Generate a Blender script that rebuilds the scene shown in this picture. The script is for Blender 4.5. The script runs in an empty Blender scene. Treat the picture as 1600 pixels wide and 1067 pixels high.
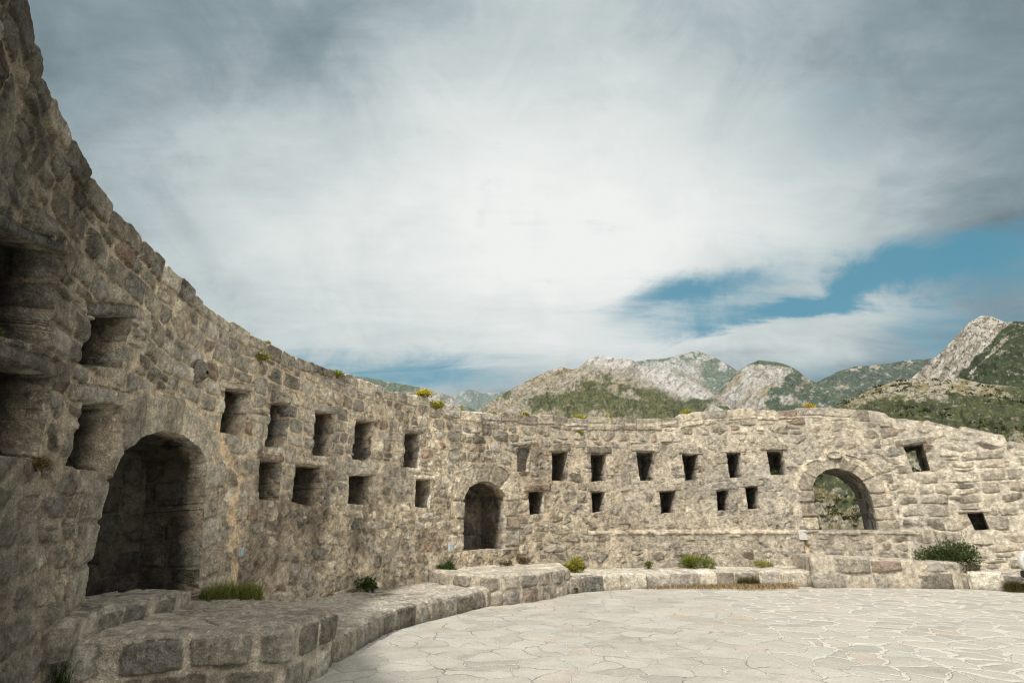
import bpy, math, numpy as np
from math import radians as R
rng = np.random.RandomState(11)
scene = bpy.context.scene
COL = scene.collection

# ------------------------------------------------------------------ camera model (used to measure real positions)
F = 850.0; HOR = 820.0; EYE = 1.6
TH = math.atan((HOR - 533.5) / F)
def ray(x, y):
    u = (x - 800) / F; v = (533.5 - y) / F
    return np.array([u, math.cos(TH) - math.sin(TH) * v, math.sin(TH) + math.cos(TH) * v])
def at(x, y, z):
    r = ray(x, y); t = (z - EYE) / r[2]
    return np.array([r[0] * t, r[1] * t, z])

# ------------------------------------------------------------------ noise
def hsh(ix, iy, seed=0):
    with np.errstate(over='ignore'):
        h = (ix.astype(np.int64) * 374761393 + iy.astype(np.int64) * 668265263 + seed * 1274126177) & 0xFFFFFFFF
        h = ((h ^ (h >> 13)) * 1274126177) & 0xFFFFFFFF
        h = ((h ^ (h >> 16)) * 2246822519) & 0xFFFFFFFF
        h = h ^ (h >> 15)
    return (h & 0xFFFFFF) / float(0x1000000)
def vnoise(x, y, seed=0):
    ix = np.floor(x); iy = np.floor(y); fx = x - ix; fy = y - iy
    fx = fx * fx * (3 - 2 * fx); fy = fy * fy * (3 - 2 * fy)
    ix = ix.astype(np.int64); iy = iy.astype(np.int64)
    a = hsh(ix, iy, seed); b = hsh(ix + 1, iy, seed); c = hsh(ix, iy + 1, seed); d = hsh(ix + 1, iy + 1, seed)
    return (a + (b - a) * fx) * (1 - fy) + (c + (d - c) * fx) * fy
def fbm(x, y, o=4, seed=0, g=0.5):
    s = 0; a = 1.0; t = 0.0
    for k in range(o):
        ca, sa = math.cos(k * 1.1 + .4), math.sin(k * 1.1 + .4)
        s = s + a * vnoise((x * ca - y * sa) * 2.0 ** k + 17.3 * k, (x * sa + y * ca) * 2.0 ** k - 9.1 * k, seed + k * 31)
        t += a; a *= g
    return s / t                                     # 0..1, mean .5
def sn(x, y, o=4, seed=0, g=.5): return fbm(x, y, o, seed, g) * 2 - 1
def sstep(a, b, x):
    t = np.clip((x - a) / (b - a), 0, 1); return t * t * (3 - 2 * t)
def mix(a, b, t): return a + (b - a) * t
def mixc(a, b, t): return a + (b - a) * t[..., None]
def gauss(x, c, w): return np.exp(-((x - c) / w) ** 2)

def voronoi(x, y, seed=0, jit=.9):
    ix = np.floor(x).astype(np.int64); iy = np.floor(y).astype(np.int64)
    d1 = np.full(x.shape, 9.); d2 = np.full(x.shape, 9.); idd = np.zeros(x.shape, np.int64)
    for a in (-1, 0, 1):
        for b in (-1, 0, 1):
            cx, cy = ix + a, iy + b
            px = cx + .5 + jit * (hsh(cx, cy, seed) - .5); py = cy + .5 + jit * (hsh(cx, cy, seed + 5) - .5)
            d = np.sqrt((x - px) ** 2 + (y - py) ** 2)
            near = d < d1
            d2 = np.where(near, d1, np.minimum(d2, d)); idd = np.where(near, cx * 7919 + cy, idd); d1 = np.where(near, d, d1)
    return d1, (d2 - d1) * .5, idd

# ------------------------------------------------------------------ coursed rubble pattern
class Courses:
    def __init__(s, z0, z1, s0, s1, hr=(.14, .30), wr=(.17, .52), seed=1, split=.3):
        r = np.random.RandomState(seed); s.seed = seed; s.split = split
        z = [z0]
        while z[-1] < z1: z.append(z[-1] + r.uniform(*hr))
        s.ze = np.array(z); s.s0 = s0; s.BIG = (s1 - s0) + 4
        keys = []
        for k in range(len(z)):
            e = -1.0 - r.uniform(0, .3)
            while e < s.BIG - 2.2:
                keys.append(k * s.BIG + e); e += r.uniform(*wr) * (1.25 if r.rand() < .2 else 1)
        keys.append(len(z) * s.BIG); s.keys = np.array(keys)
    def __call__(s, S, Z, warp=1.0):
        zw = Z + warp * (.08 * sn(S * .45, Z * .5, 2, s.seed + 1) + .045 * sn(S * 2.3, Z * 2.3, 2, s.seed + 2) + .010 * sn(S * 14, Z * 14, 2, s.seed + 3))
        sw = S - s.s0 + warp * (.07 * sn(S * 2.1, Z * 3.1, 2, s.seed + 4) + .012 * sn(S * 13, Z * 13, 2, s.seed + 5))
        row = np.clip(np.searchsorted(s.ze, zw, side='right') - 1, 0, len(s.ze) - 2)
        lo, hi = s.ze[row], s.ze[row + 1]
        idx = np.clip(np.searchsorted(s.keys, row * s.BIG + sw, side='right') - 1, 0, len(s.keys) - 2)
        L = s.keys[idx] - row * s.BIG; Rr = s.keys[idx + 1] - row * s.BIG
        Rr = np.where(Rr - L > 2, L + .4, Rr)
        i0 = np.zeros_like(idx)
        fr = .35 + .3 * hsh(idx, i0 + 3, s.seed)
        dosp = (hsh(idx, i0 + 9, s.seed) < s.split) & (hi - lo > .19)
        mid = lo + fr * (hi - lo); up = dosp & (zw > mid); dn = dosp & ~up
        lo = np.where(up, mid, lo); hi = np.where(dn, mid, hi)
        ids = idx * 2 + up
        g = .25 * (Rr - L) * sn((ids * 1.37), ids * .77, 1, 3)
        dx = np.minimum(sw - L, Rr - sw); dz = np.minimum(zw - lo, hi - zw)
        dx = np.maximum(dx, 1e-4); dz = np.maximum(dz, 1e-4)
        d = (dx ** -2.6 + dz ** -2.6) ** (-1 / 2.6)
        return d, ids, (sw - (L + Rr) / 2) , (zw - (lo + hi) / 2)

PAL = np.array([(.37, .335, .275), (.32, .295, .25), (.41, .37, .30), (.36, .34, .30), (.44, .41, .345), (.26, .235, .195),
                (.39, .355, .29), (.33, .25, .195), (.33, .315, .28), (.46, .42, .345), (.38, .355, .305)])
PAL_OLD = np.array([(.30, .265, .215), (.255, .235, .20), (.345, .295, .225), (.29, .28, .26), (.37, .34, .29), (.22, .19, .155),
                (.33, .30, .25), (.31, .21, .165), (.26, .25, .225), (.40, .35, .27)])
def stone_relief(S, Z, d, ids, u, v, ml, seed=0, rough=1.0, depth=1.0, jw=.012):
    """returns displacement (m), albedo, mortar mask"""
    i0 = np.zeros_like(ids)
    u = np.clip(u, -.3, .3); v = np.clip(v, -.2, .2)
    r1, r2, r3, r4 = [hsh(ids, i0 + k, seed + 77) for k in (1, 2, 3, 4)]
    d = d + .011 * sn(S * 9, Z * 9, 3, seed + 6, .6) - jw
    pil = np.sqrt(np.clip(1 - (1 - np.clip(d / .027, 0, 1)) ** 2, 0, 1))
    n1 = sn(S * 5 + r1 * 40, Z * 5, 4, seed + 8, .55)
    n2 = sn(S * 19, Z * 19, 4, seed + 9, .68)
    pl = None                                   # every block is roughly hewn by a few random planes
    for k in range(4):
        q1, q2, q3 = [hsh(ids, i0 + 20 + 3 * k + q, seed + 5) for q in range(3)]
        hk = .012 * q3 + (q1 - .5) * .55 * u + (q2 - .5) * .65 * v
        pl = hk if pl is None else np.minimum(pl, hk)
    ridge = np.abs(sn(S * 7 + r2 * 30, Z * 9 + r1 * 20, 3, seed + 12, .6))
    st = -.030 + depth * pil * (.045 + .042 * r3) + pl * 1.35 + .014 + rough * (.018 * n1 + .013 * n2 - .022 * ridge)
    mo = ml + rough * (.024 * sn(S * 3, Z * 3, 3, seed + 15) + .010 * sn(S * 17, Z * 17, 3, seed + 16, .6))
    k = .006
    m = 1 / (1 + np.exp(np.clip(-(mo - st) / k, -30, 30)))
    crev = np.exp(-((st - mo - .003) / .007) ** 2) * sstep(.30, .52, fbm(S * 4, Z * 4, 3, seed + 33))
    h = np.maximum(st, mo) - .016 * crev + k * .5 * np.exp(-np.abs(mo - st) / k)
    pi_ = (r4 * len(PAL)).astype(int); pi_ = np.where((pi_ == 7) & (r2 > .45), 1, pi_)
    sc = PAL[np.clip(pi_, 0, len(PAL) - 1)]
    sc = sc * (.56 + .82 * r2 + .34 * sn(S * 3, Z * 3, 4, seed + 21) + .30 * n2 - .25 * (ridge < .06))[..., None]
    edge = 1 - .22 * np.exp(-np.clip(d, 0, 9) / .015)
    sc = sc * edge[..., None] * (1 - .80 * crev)[..., None]
    return h, sc, m

# ------------------------------------------------------------------ mesh helpers
def make_mesh(name, V, faces, mat, parent=None, col=None, smooth=True, uniq=True):
    """faces: (n,4) or (n,3) int array"""
    V = np.asarray(V, np.float32); faces = np.asarray(faces, np.int64)
    if uniq:
        used, inv = np.unique(faces.ravel(), return_inverse=True)
        V = V[used]; faces = inv.reshape(faces.shape)
        if col is not None: col = col[used]
    me = bpy.data.meshes.new(name)
    n, k = faces.shape
    me.vertices.add(len(V)); me.vertices.foreach_set('co', V.ravel())
    me.loops.add(n * k); me.loops.foreach_set('vertex_index', faces.ravel().astype(np.int32))
    me.polygons.add(n); me.polygons.foreach_set('loop_start', np.arange(0, n * k, k, dtype=np.int32))
    me.update(calc_edges=True)
    if col is not None:
        a = me.attributes.new('Col', 'FLOAT_COLOR', 'POINT')
        c = np.ones((len(V), 4), np.float32); c[:, :col.shape[1]] = col
        a.data.foreach_set('color', c.ravel())
    if smooth: me.shade_smooth()
    me.materials.append(mat)
    o = bpy.data.objects.new(name, me); COL.objects.link(o)
    if parent is not None: o.parent = parent
    return o
def grid_faces(ni, nj, wrap=False):
    i = np.arange(ni if wrap else ni - 1)[:, None]; j = np.arange(nj - 1)[None, :]
    i2 = (i + 1) % ni
    a = i * nj + j; b = i2 * nj + j; c = i2 * nj + j + 1; d = i * nj + j + 1
    return np.stack([a, b, c, d], -1)                     # (ni-1, nj-1, 4)
def tag(o, label=None, cat=None, group=None, kind=None):
    if label: o['label'] = label
    if cat: o['category'] = cat
    if group: o['group'] = group
    if kind: o['kind'] = kind
    return o
def empty(name, loc=(0, 0, 0)):
    o = bpy.data.objects.new(name, None); COL.objects.link(o); o.location = loc; o.empty_display_size = .1
    return o

# ------------------------------------------------------------------ materials
class NT:
    def __init__(s, tree): s.t = tree
    def n(s, typ, **kw):
        nd = s.t.nodes.new(typ)
        for k, v in kw.items(): setattr(nd, k, v)
        return nd
    def put(s, sock, v):
        if hasattr(v, 'is_output') or isinstance(v, bpy.types.NodeSocket): s.t.links.new(v, sock)
        else: sock.default_value = v
    def m(s, op, a, b=None, c=None, clamp=False):
        nd = s.n('ShaderNodeMath', operation=op); nd.use_clamp = clamp
        s.put(nd.inputs[0], a)
        if b is not None: s.put(nd.inputs[1], b)
        if c is not None: s.put(nd.inputs[2], c)
        return nd.outputs[0]
    def mr(s, v, a, b, c=0., d=1., smooth=True):
        nd = s.n('ShaderNodeMapRange'); nd.interpolation_type = 'SMOOTHSTEP' if smooth else 'LINEAR'
        for k, x in enumerate((v, a, b, c, d)): s.put(nd.inputs[k], x)
        return nd.outputs[0]
    def mixc(s, f, a, b, blend='MIX'):
        nd = s.n('ShaderNodeMix', data_type='RGBA', blend_type=blend)
        s.put(nd.inputs[0], f); s.put(nd.inputs[6], a); s.put(nd.inputs[7], b)
        return nd.outputs[2]
    def noise(s, vec, scale, detail=4, rough=.55, dist=0.):
        nd = s.n('ShaderNodeTexNoise'); s.put(nd.inputs['Vector'], vec)
        nd.inputs['Scale'].default_value = scale; nd.inputs['Detail'].default_value = detail
        nd.inputs['Roughness'].default_value = rough; nd.inputs['Distortion'].default_value = dist
        return nd.outputs[0]
    def bump(s, h, strength, dist, normal=None):
        nd = s.n('ShaderNodeBump'); nd.inputs['Strength'].default_value = strength; nd.inputs['Distance'].default_value = dist
        s.put(nd.inputs['Height'], h)
        if normal is not None: s.put(nd.inputs['Normal'], normal)
        return nd.outputs[0]
def new_mat(name):
    m = bpy.data.materials.new(name); m.use_nodes = True
    b = m.node_tree.nodes['Principled BSDF']; b.inputs['Specular IOR Level'].default_value = .25
    return m, NT(m.node_tree), b
def c4(c): return (c[0], c[1], c[2], 1.0)

def stone_material(name, bstr=1.0, dark=1.0):
    m, T, B = new_mat(name)
    at_ = T.n('ShaderNodeAttribute', attribute_name='Col'); co = T.n('ShaderNodeTexCoord').outputs['Object']
    n1 = T.noise(co, 9, 6, .65); n2 = T.noise(co, 55, 4, .65); n3 = T.noise(co, 2.1, 5, .6, .4); n4 = T.noise(co, 24, 5, .7, .3)
    f1 = T.mr(n1, .3, .7, .62, 1.30); f2 = T.mr(n2, .3, .7, .74, 1.22)
    c = T.mixc(1.0, at_.outputs[0], T.n('ShaderNodeCombineColor').outputs[0], 'MULTIPLY')
    k = T.m('MULTIPLY', T.m('MULTIPLY', f1, f2), dark)
    cc = T.n('ShaderNodeCombineColor')
    for q in range(3): T.put(cc.inputs[q], k)
    c = T.mixc(1.0, at_.outputs[0], cc.outputs[0], 'MULTIPLY')
    # pale lichen / lime flecks and dark weather stains
    fl0 = T.mixc(1.0, c, (2.1, 2.05, 1.95, 1), 'MULTIPLY')
    fl = T.m('MULTIPLY', T.mr(n4, .57, .67, 0, 1), T.mr(n3, .38, .60, 0.15, .85))
    c = T.mixc(fl, c, fl0)
    dk = T.m('MULTIPLY', T.mr(n4, .40, .30, 0, 1), T.mr(n3, .58, .40, .15, .8))
    c = T.mixc(T.m('MULTIPLY', dk, .65), c, c4((.07, .062, .05)))
    T.put(B.inputs['Base Color'], c); B.inputs['Roughness'].default_value = .95
    T.put(B.inputs['Normal'], T.bump(n2, .8 * bstr, .018, T.bump(n4, .9 * bstr, .045)))
    return m
M_STONE = stone_material('weathered_stone')

def simple_mat(name, col, rough=.6, nscale=12, var=.25, metal=0.):
    m, T, B = new_mat(name)
    co = T.n('ShaderNodeTexCoord').outputs['Object']
    n = T.noise(co, nscale, 5, .6)
    c = T.mixc(T.mr(n, .3, .7), c4([x * (1 - var) for x in col]), c4([min(1, x * (1 + var)) for x in col]))
    T.put(B.inputs['Base Color'], c); B.inputs['Roughness'].default_value = rough; B.inputs['Metallic'].default_value = metal
    return m
def attr_mat(name, rough=.8, transl=0., nscale=None, bdist=0., bstr=.6, spec=.2):
    m, T, B = new_mat(name)
    a = T.n('ShaderNodeAttribute', attribute_name='Col').outputs[0]
    B.inputs['Specular IOR Level'].default_value = spec
    if nscale:
        co = T.n('ShaderNodeTexCoord').outputs['Object']; n = T.noise(co, nscale, 6, .65)
        cc = T.n('ShaderNodeCombineColor'); k = T.mr(n, .3, .7, .75, 1.25)
        for q in range(3): T.put(cc.inputs[q], k)
        a = T.mixc(1.0, a, cc.outputs[0], 'MULTIPLY')
        T.put(B.inputs['Normal'], T.bump(n, bstr, bdist))
    T.put(B.inputs['Base Color'], a); B.inputs['Roughness'].default_value = rough
    if transl > 0:
        tr = T.n('ShaderNodeBsdfTranslucent'); T.put(tr.inputs[0], a)
        mx = T.n('ShaderNodeMixShader'); mx.inputs[0].default_value = transl
        out = [n for n in m.node_tree.nodes if n.type == 'OUTPUT_MATERIAL'][0]
        m.node_tree.links.new(B.outputs[0], mx.inputs[1]); m.node_tree.links.new(tr.outputs[0], mx.inputs[2])
        m.node_tree.links.new(mx.outputs[0], out.inputs[0])
    return m
M_LEAF = attr_mat('leaves', .6, .3)
M_STEM = simple_mat('stems', (.10, .075, .04), .8)

# ------------------------------------------------------------------ wall plan curve
CP = np.array([(-.4, -3.4), (-1.0, -1.6), (-1.75, .1), (-2.3, 1.25), (-2.93, 2.45), (-3.57, 3.57), (-4.05, 5.0), (-4.34, 6.8), (-4.33, 8.3), (-4.05, 9.9),
               (-3.35, 11.7), (-2.3, 13.5), (-.9, 15.2), (1.1, 16.8), (3.9, 17.8), (6.6, 18.2), (9.4, 18.1), (12, 17.3), (14.4, 15.7),
               (16.4, 13.3), (17.5, 10.2), (17.9, 7.0), (17.6, 3.5)])
def catmull(P, n=24):
    out = []
    Q = np.vstack([2 * P[0] - P[1], P, 2 * P[-1] - P[-2]])
    for i in range(1, len(Q) - 2):
        p0, p1, p2, p3 = Q[i - 1], Q[i], Q[i + 1], Q[i + 2]
        for t in np.linspace(0, 1, n, endpoint=False):
            out.append(.5 * ((2 * p1) + (-p0 + p2) * t + (2 * p0 - 5 * p1 + 4 * p2 - p3) * t * t + (-p0 + 3 * p1 - 3 * p2 + p3) * t ** 3))
    out.append(Q[-2]); return np.array(out)
class Curve:
    def __init__(s, P):
        C = catmull(np.array(P, float)); 
        for _ in range(6): C[1:-1] = .25 * C[:-2] + .5 * C[1:-1] + .25 * C[2:]
        L = np.r_[0, np.cumsum(np.hypot(*np.diff(C, axis=0).T))]
        s.L = L[-1]; s.s = np.linspace(0, s.L, 1600)
        s.x = np.interp(s.s, L, C[:, 0]); s.y = np.interp(s.s, L, C[:, 1])
        tx = np.gradient(s.x); ty = np.gradient(s.y)
        k = np.ones(25) / 25; tx = np.convolve(np.pad(tx, 12, 'edge'), k, 'valid'); ty = np.convolve(np.pad(ty, 12, 'edge'), k, 'valid')
        l = np.hypot(tx, ty); s.nx = ty / l; s.ny = -tx / l
    def pos(s, S, d=0.):
        return np.interp(S, s.s, s.x) + np.interp(S, s.s, s.nx) * d, np.interp(S, s.s, s.y) + np.interp(S, s.s, s.ny) * d
    def hit(s, px, py):
        """where the view ray through a measured point meets the wall face: (s, z)"""
        r = ray(px, py); cr = s.x * r[1] - s.y * r[0]; dt = s.x * r[0] + s.y * r[1]
        k = [i for i in range(len(cr) - 1) if cr[i] * cr[i + 1] <= 0 and dt[i] > 0]
        i = k[0]; f = cr[i] / (cr[i] - cr[i + 1])
        x = s.x[i] + f * (s.x[i + 1] - s.x[i]); y = s.y[i] + f * (s.y[i + 1] - s.y[i])
        t = math.hypot(x, y) / math.hypot(r[0], r[1])
        return s.s[i] + f * (s.s[i + 1] - s.s[i]), EYE + r[2] * t
    def inv(s, x, y):
        i = np.argmin((s.x - x) ** 2 + (s.y - y) ** 2); return s.s[i]
W = Curve(CP)
TOPPX = [(40, 0), (60, 100), (100, 200), (150, 290), (200, 350), (250, 410), (300, 455), (350, 495), (400, 530), (450, 553), (500, 573), (560, 595),
         (650, 618), (700, 635), (760, 645), (850, 650), (1000, 652), (1060, 650), (1100, 645), (1180, 640), (1270, 637), (1330, 640), (1370, 644), (1400, 650), (1450, 655),
         (1500, 668), (1550, 680), (1598, 690)]
tp = np.array([W.hit(*p) for p in TOPPX])
def ztop(S):
    return np.interp(S, tp[:, 0], tp[:, 1]) - np.clip(S - tp[-1, 0], 0, 8) * .02
print('top', np.round(tp, 2).tolist())

# openings measured as outlines (px) : kind, outline, depth, thickness of lintel
def arc(pts): return pts
OPEN = []
def opening(kind, px, depth, taper=.88, lintel=0., ring=0.):
    pts = np.array([W.hit(*p) for p in px]); OPEN.append(dict(kind=kind, P=pts, depth=depth, taper=taper, lintel=lintel, ring=ring))
def hole(x0, y0, x1, y1, x2, y2, x3, y3, depth=.85, lintel=.13, **k):
    opening('niche', [(x0, y0), (x1, y1), (x2, y2), (x3, y3)], depth, lintel=lintel, **k)
# arch outlines go bottom left, up, round, down to bottom right
opening('arched_niche', [(124, 948), (140, 850), (163, 752), (183, 712), (212, 684), (248, 672), (283, 680), (306, 698), (318, 722), (312, 800), (303, 930)], .75, ring=.42, taper=.93)
opening('arched_niche', [(721, 860), (722, 812), (723, 777), (731, 762), (746, 753), (762, 752), (778, 761), (788, 776), (789, 815), (789, 858)], .95, ring=.46, taper=.92)
opening('archway', [(1280, 828), (1273, 790), (1269, 760), (1277, 744), (1291, 734), (1308, 731), (1330, 737), (1347, 750), (1358, 768), (1366, 795), (1373, 828)], 1.1, ring=.52, taper=1.0)
hole(-45, 340, 90, 397, 70, 540, -40, 512, lintel=.11, depth=1.0)
hole(-45, 545, 82, 590, 52, 716, -45, 706, lintel=.11, depth=1.0)
hole(142, 492, 198, 496, 186, 575, 118, 568, lintel=.15, depth=.8)
hole(128, 628, 188, 636, 166, 740, 99, 726, lintel=.14, depth=.8)
hole(353, 607, 390, 612, 378, 682, 343, 674)
hole(424, 628, 449, 632, 443, 700, 412, 697)
hole(493, 643, 523, 646, 517, 713, 488, 710)
hole(556, 657, 583, 660, 577, 720, 551, 717)
hole(634, 674, 656, 677, 654, 731, 631, 729)
hole(404, 717, 438, 722, 434, 783, 400, 778)
hole(461, 725, 505, 729, 499, 793, 456, 783)
hole(546, 741, 582, 743, 577, 789, 543, 786)
hole(650, 749, 671, 750, 669, 793, 647, 791)
FAR = dict(depth=.85, lintel=.20)
hole(863, 706, 887, 705, 886, 751, 863, 750, **FAR)
hole(923, 709, 946, 709, 947, 751, 924, 752, **FAR)
hole(994, 705, 1021, 706, 1022, 750, 1000, 751, **FAR)
hole(1065, 709, 1089, 710, 1090, 750, 1071, 750, **FAR)
hole(1135, 708, 1156, 707, 1158, 746, 1140, 746, **FAR)
hole(1198, 704, 1223, 704, 1228, 741, 1204, 741, **FAR)
hole(826, 768, 850, 767, 849, 803, 828, 804, **FAR)
hole(924, 768, 944, 769, 943, 800, 926, 800, **FAR)
hole(1030, 768, 1055, 767, 1053, 801, 1033, 802, **FAR)
hole(1119, 766, 1138, 765, 1139, 797, 1122, 798, **FAR)
hole(1164, 761, 1182, 760, 1186, 794, 1169, 795, **FAR)
hole(807, 697, 829, 695, 825, 736, 808, 737, depth=.13, lintel=.10)
opening('window_slot', [(1412, 697), (1441, 693), (1453, 735), (1427, 737)], 1.1, lintel=.2, taper=1.0)
hole(1511, 802, 1535, 801, 1545, 826, 1524, 828, depth=.7, lintel=.1)
for o in OPEN: o['P'] = o['P'] if o['kind'] in ('arched_niche', 'archway') else o['P'][[3, 0, 1, 2]]   # start bottom left
for o in OPEN[:6]: print(o['kind'], np.round(o['P'], 2).tolist())

def poly_sdf(S, Z, P):
    """signed distance (neg inside), nearest point, arclength along outline, on-sill flag"""
    n = len(P); best = np.full(S.shape, 1e9); ns = np.zeros(S.shape); nz = np.zeros(S.shape); al = np.zeros(S.shape); sill = np.zeros(S.shape, bool)
    inside = np.zeros(S.shape, bool); acc = 0.
    for i in range(n):
        a = P[i]; b = P[(i + 1) % n]; e = b - a; l = math.hypot(*e) + 1e-9
        t = np.clip(((S - a[0]) * e[0] + (Z - a[1]) * e[1]) / l ** 2, 0, 1)
        qx = a[0] + t * e[0]; qz = a[1] + t * e[1]; d = np.hypot(S - qx, Z - qz)
        k = d < best
        best = np.where(k, d, best); ns = np.where(k, qx, ns); nz = np.where(k, qz, nz); al = np.where(k, acc + t * l, al)
        sill = np.where(k, i == n - 1, sill)
        c = ((a[1] > Z) != (b[1] > Z)) & (S < (b[0] - a[0]) * (Z - a[1]) / (b[1] - a[1] + 1e-12) + a[0])
        inside ^= c; acc += l
    return np.where(inside, -best, best), ns, nz, al, sill

# ------------------------------------------------------------------ wall sheet
TWALL = 1.9
cs = [0.0]
while cs[-1] < W.L:
    x, y = W.pos(cs[-1]); dist = math.hypot(x, y)
    vis = y > 1.0
    cs.append(cs[-1] + (max(.0095, .00145 * dist) if vis and x < 15.5 else .05))
cs = np.array(cs[:-1]); NI = len(cs); NF = 380; NT_ = 30
print('wall cols', NI)
# coping stones
ce = [0.0]
while ce[-1] < W.L + 1:
    far_ = 1 + .75 * min(1, max(0, (ce[-1] - 14) / 10)); ce.append(ce[-1] + rng.uniform(.25, .58) * far_)
ce = np.array(ce); ch = rng.uniform(-.055, .055, len(ce)); chh = rng.uniform(.14, .30, len(ce)) * (1 + .5 * np.clip((ce - 14) / 10, 0, 1))
tfrac = np.linspace(0, 1, NF)
S = np.repeat(cs[:, None], NF, 1)
ZT0 = ztop(cs)
ci = np.searchsorted(ce, cs, side='right') - 1
cdx = np.minimum(cs - ce[ci], ce[ci + 1] - cs)
right = sstep(20, 31, cs)                     # 0 on the near left, 1 at the far right
farR = sstep(W.hit(1330, 700)[0], W.hit(1420, 700)[0], cs)                    # crumbling end at the right: larger loose stones
cop = ch[ci] * (1 + .5 * farR) + .03 * farR * sn(cs * 2.2, cs * 0 + 8, 3, 9) + .035 * np.sqrt(np.clip(cdx / .06, 0, 1)) - .035 + .03 * sn(cs * 1.3, cs * 0, 2, 5) + .014 * sn(cs * 9, cs * 0 + 3, 3, 6)
ZTc = ZT0 + cop
Z = -.15 + tfrac[None, :] * (ZTc[:, None] + .15)

# snap grid around openings
hole_id = np.full((NI, NF), -1); SD = np.full((NI, NF), 9.0)
ringd = np.full((NI, NF), 9.0); ring_al = np.zeros((NI, NF)); ring_w = np.zeros((NI, NF)); ring_k = np.full((NI, NF), -1)
S2 = S.copy(); Z2 = Z.copy()
SNX = np.zeros((NI, NF)); SNZ = np.zeros((NI, NF))
for k, o in enumerate(OPEN):
    P = o['P']; mg = .75
    i0, i1 = np.searchsorted(cs, [P[:, 0].min() - mg, P[:, 0].max() + mg]); sl = (slice(i0, i1), slice(0, NF))
    s_, z_ = S[sl], Z[sl]
    sd, qx, qz, al, sill = poly_sdf(s_, z_, P)
    nz_ = .013 * sn(s_ * 7, z_ * 7, 3, 40 + k) - .012
    if o['ring']: nz_ = nz_ * .35
    sdn = sd + nz_
    g = np.stack([s_ - qx, z_ - qz], -1); g /= (np.linalg.norm(g, axis=-1, keepdims=True) + 1e-9); g *= np.sign(sd)[..., None]
    b = sdn < SD[sl]
    SD[sl] = np.where(b, sdn, SD[sl]); hole_id[sl] = np.where(b, k, hole_id[sl])
    SNX[sl] = np.where(b, g[..., 0], SNX[sl]); SNZ[sl] = np.where(b, g[..., 1], SNZ[sl])
    if o['ring']:
        ok = (sd > -.02) & (~sill) & (sd < ringd[sl]) & (z_ > P[:, 1].min() - .02)
        ringd[sl] = np.where(ok, sd, ringd[sl]); ring_al[sl] = np.where(ok, al + 50 * k, ring_al[sl]); ring_k[sl] = np.where(ok, k, ring_k[sl])
Fc = grid_faces(NI, NF)
cen = .25 * (SD[:-1, :-1] + SD[1:, :-1] + SD[:-1, 1:] + SD[1:, 1:])
REM = cen < 0
for _ in range(2):                               # tidy the mask
    nb = np.zeros(REM.shape, int)
    nb[1:] += REM[:-1]; nb[:-1] += REM[1:]; nb[:, 1:] += REM[:, :-1]; nb[:, :-1] += REM[:, 1:]
    REM = (REM & (nb >= 2)) | (nb >= 3)
vr = np.zeros((NI, NF), bool); vk = np.zeros((NI, NF), bool)
for a in (slice(0, -1), slice(1, None)):
    for b in (slice(0, -1), slice(1, None)):
        vr[a, b] |= REM; vk[a, b] |= ~REM
bd = vr & vk
S = np.where(bd, S - SNX * SD, S); Z = np.where(bd, Z - SNZ * SD, Z)
# relax the first rows either side of the snapped rim so faces stay regular
# ------------------------------------------------------------------ pattern on the face
SR = W.hit(1385, 700)[0]; print('s', [round(float(W.hit(x, 750)[0]), 1) for x in (20, 100, 250, 500, 760, 1000, 1400, 1590)])
cA = Courses(-1, 8, 0, W.L, (.19, .34), (.20, .48), 5, .10)
cC = Courses(-1, 8, 0, W.L, (.24, .40), (.40, .92), 19, .10)
cB = Courses(-1, 8, 0, W.L, (.22, .38), (.30, .74), 9, .12)
dA, iA, uA, vA = cA(S, Z, 1.0); dB, iB, uB, vB = cB(S, Z, 1.0)
useB = S > 20.6 + .6 * sn(Z * 1.5, Z * 0, 2, 3)
dC, iC, uC, vC = cC(S, Z, .8); useC = S > SR + .25 * sn(Z * 2, Z * 0, 2, 7)
dB, iB, uB, vB = [np.where(useC, c_, b_) for c_, b_ in ((dC, dB), (iC + 200000, iB), (uC, uB), (vC, vB))]
d = np.where(useB, dB, dA); ids = np.where(useB, iB + 500000, iA); u = np.where(useB, uB, uA); v = np.where(useB, vB, vA)
# coping row
CI = np.repeat(ci[:, None], NF, 1); ztc = np.repeat(ZTc[:, None], NF, 1)
cz = ztc - chh[CI]; iscop = (Z > cz) & (farR[:, None] < .4)
cd = np.repeat(cdx[:, None], NF, 1)
dz = np.minimum(Z - cz, ztc - Z + .012)
dcop = (np.maximum(cd, 1e-4) ** -2.6 + np.maximum(dz, 1e-4) ** -2.6) ** (-1 / 2.6)
d = np.where(iscop, dcop, np.minimum(d, np.maximum(cz - Z, 1e-4) + 0.0)); ids = np.where(iscop, CI + 900000, ids)
u = np.where(iscop, 0, u); v = np.where(iscop, 0, v)
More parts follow.
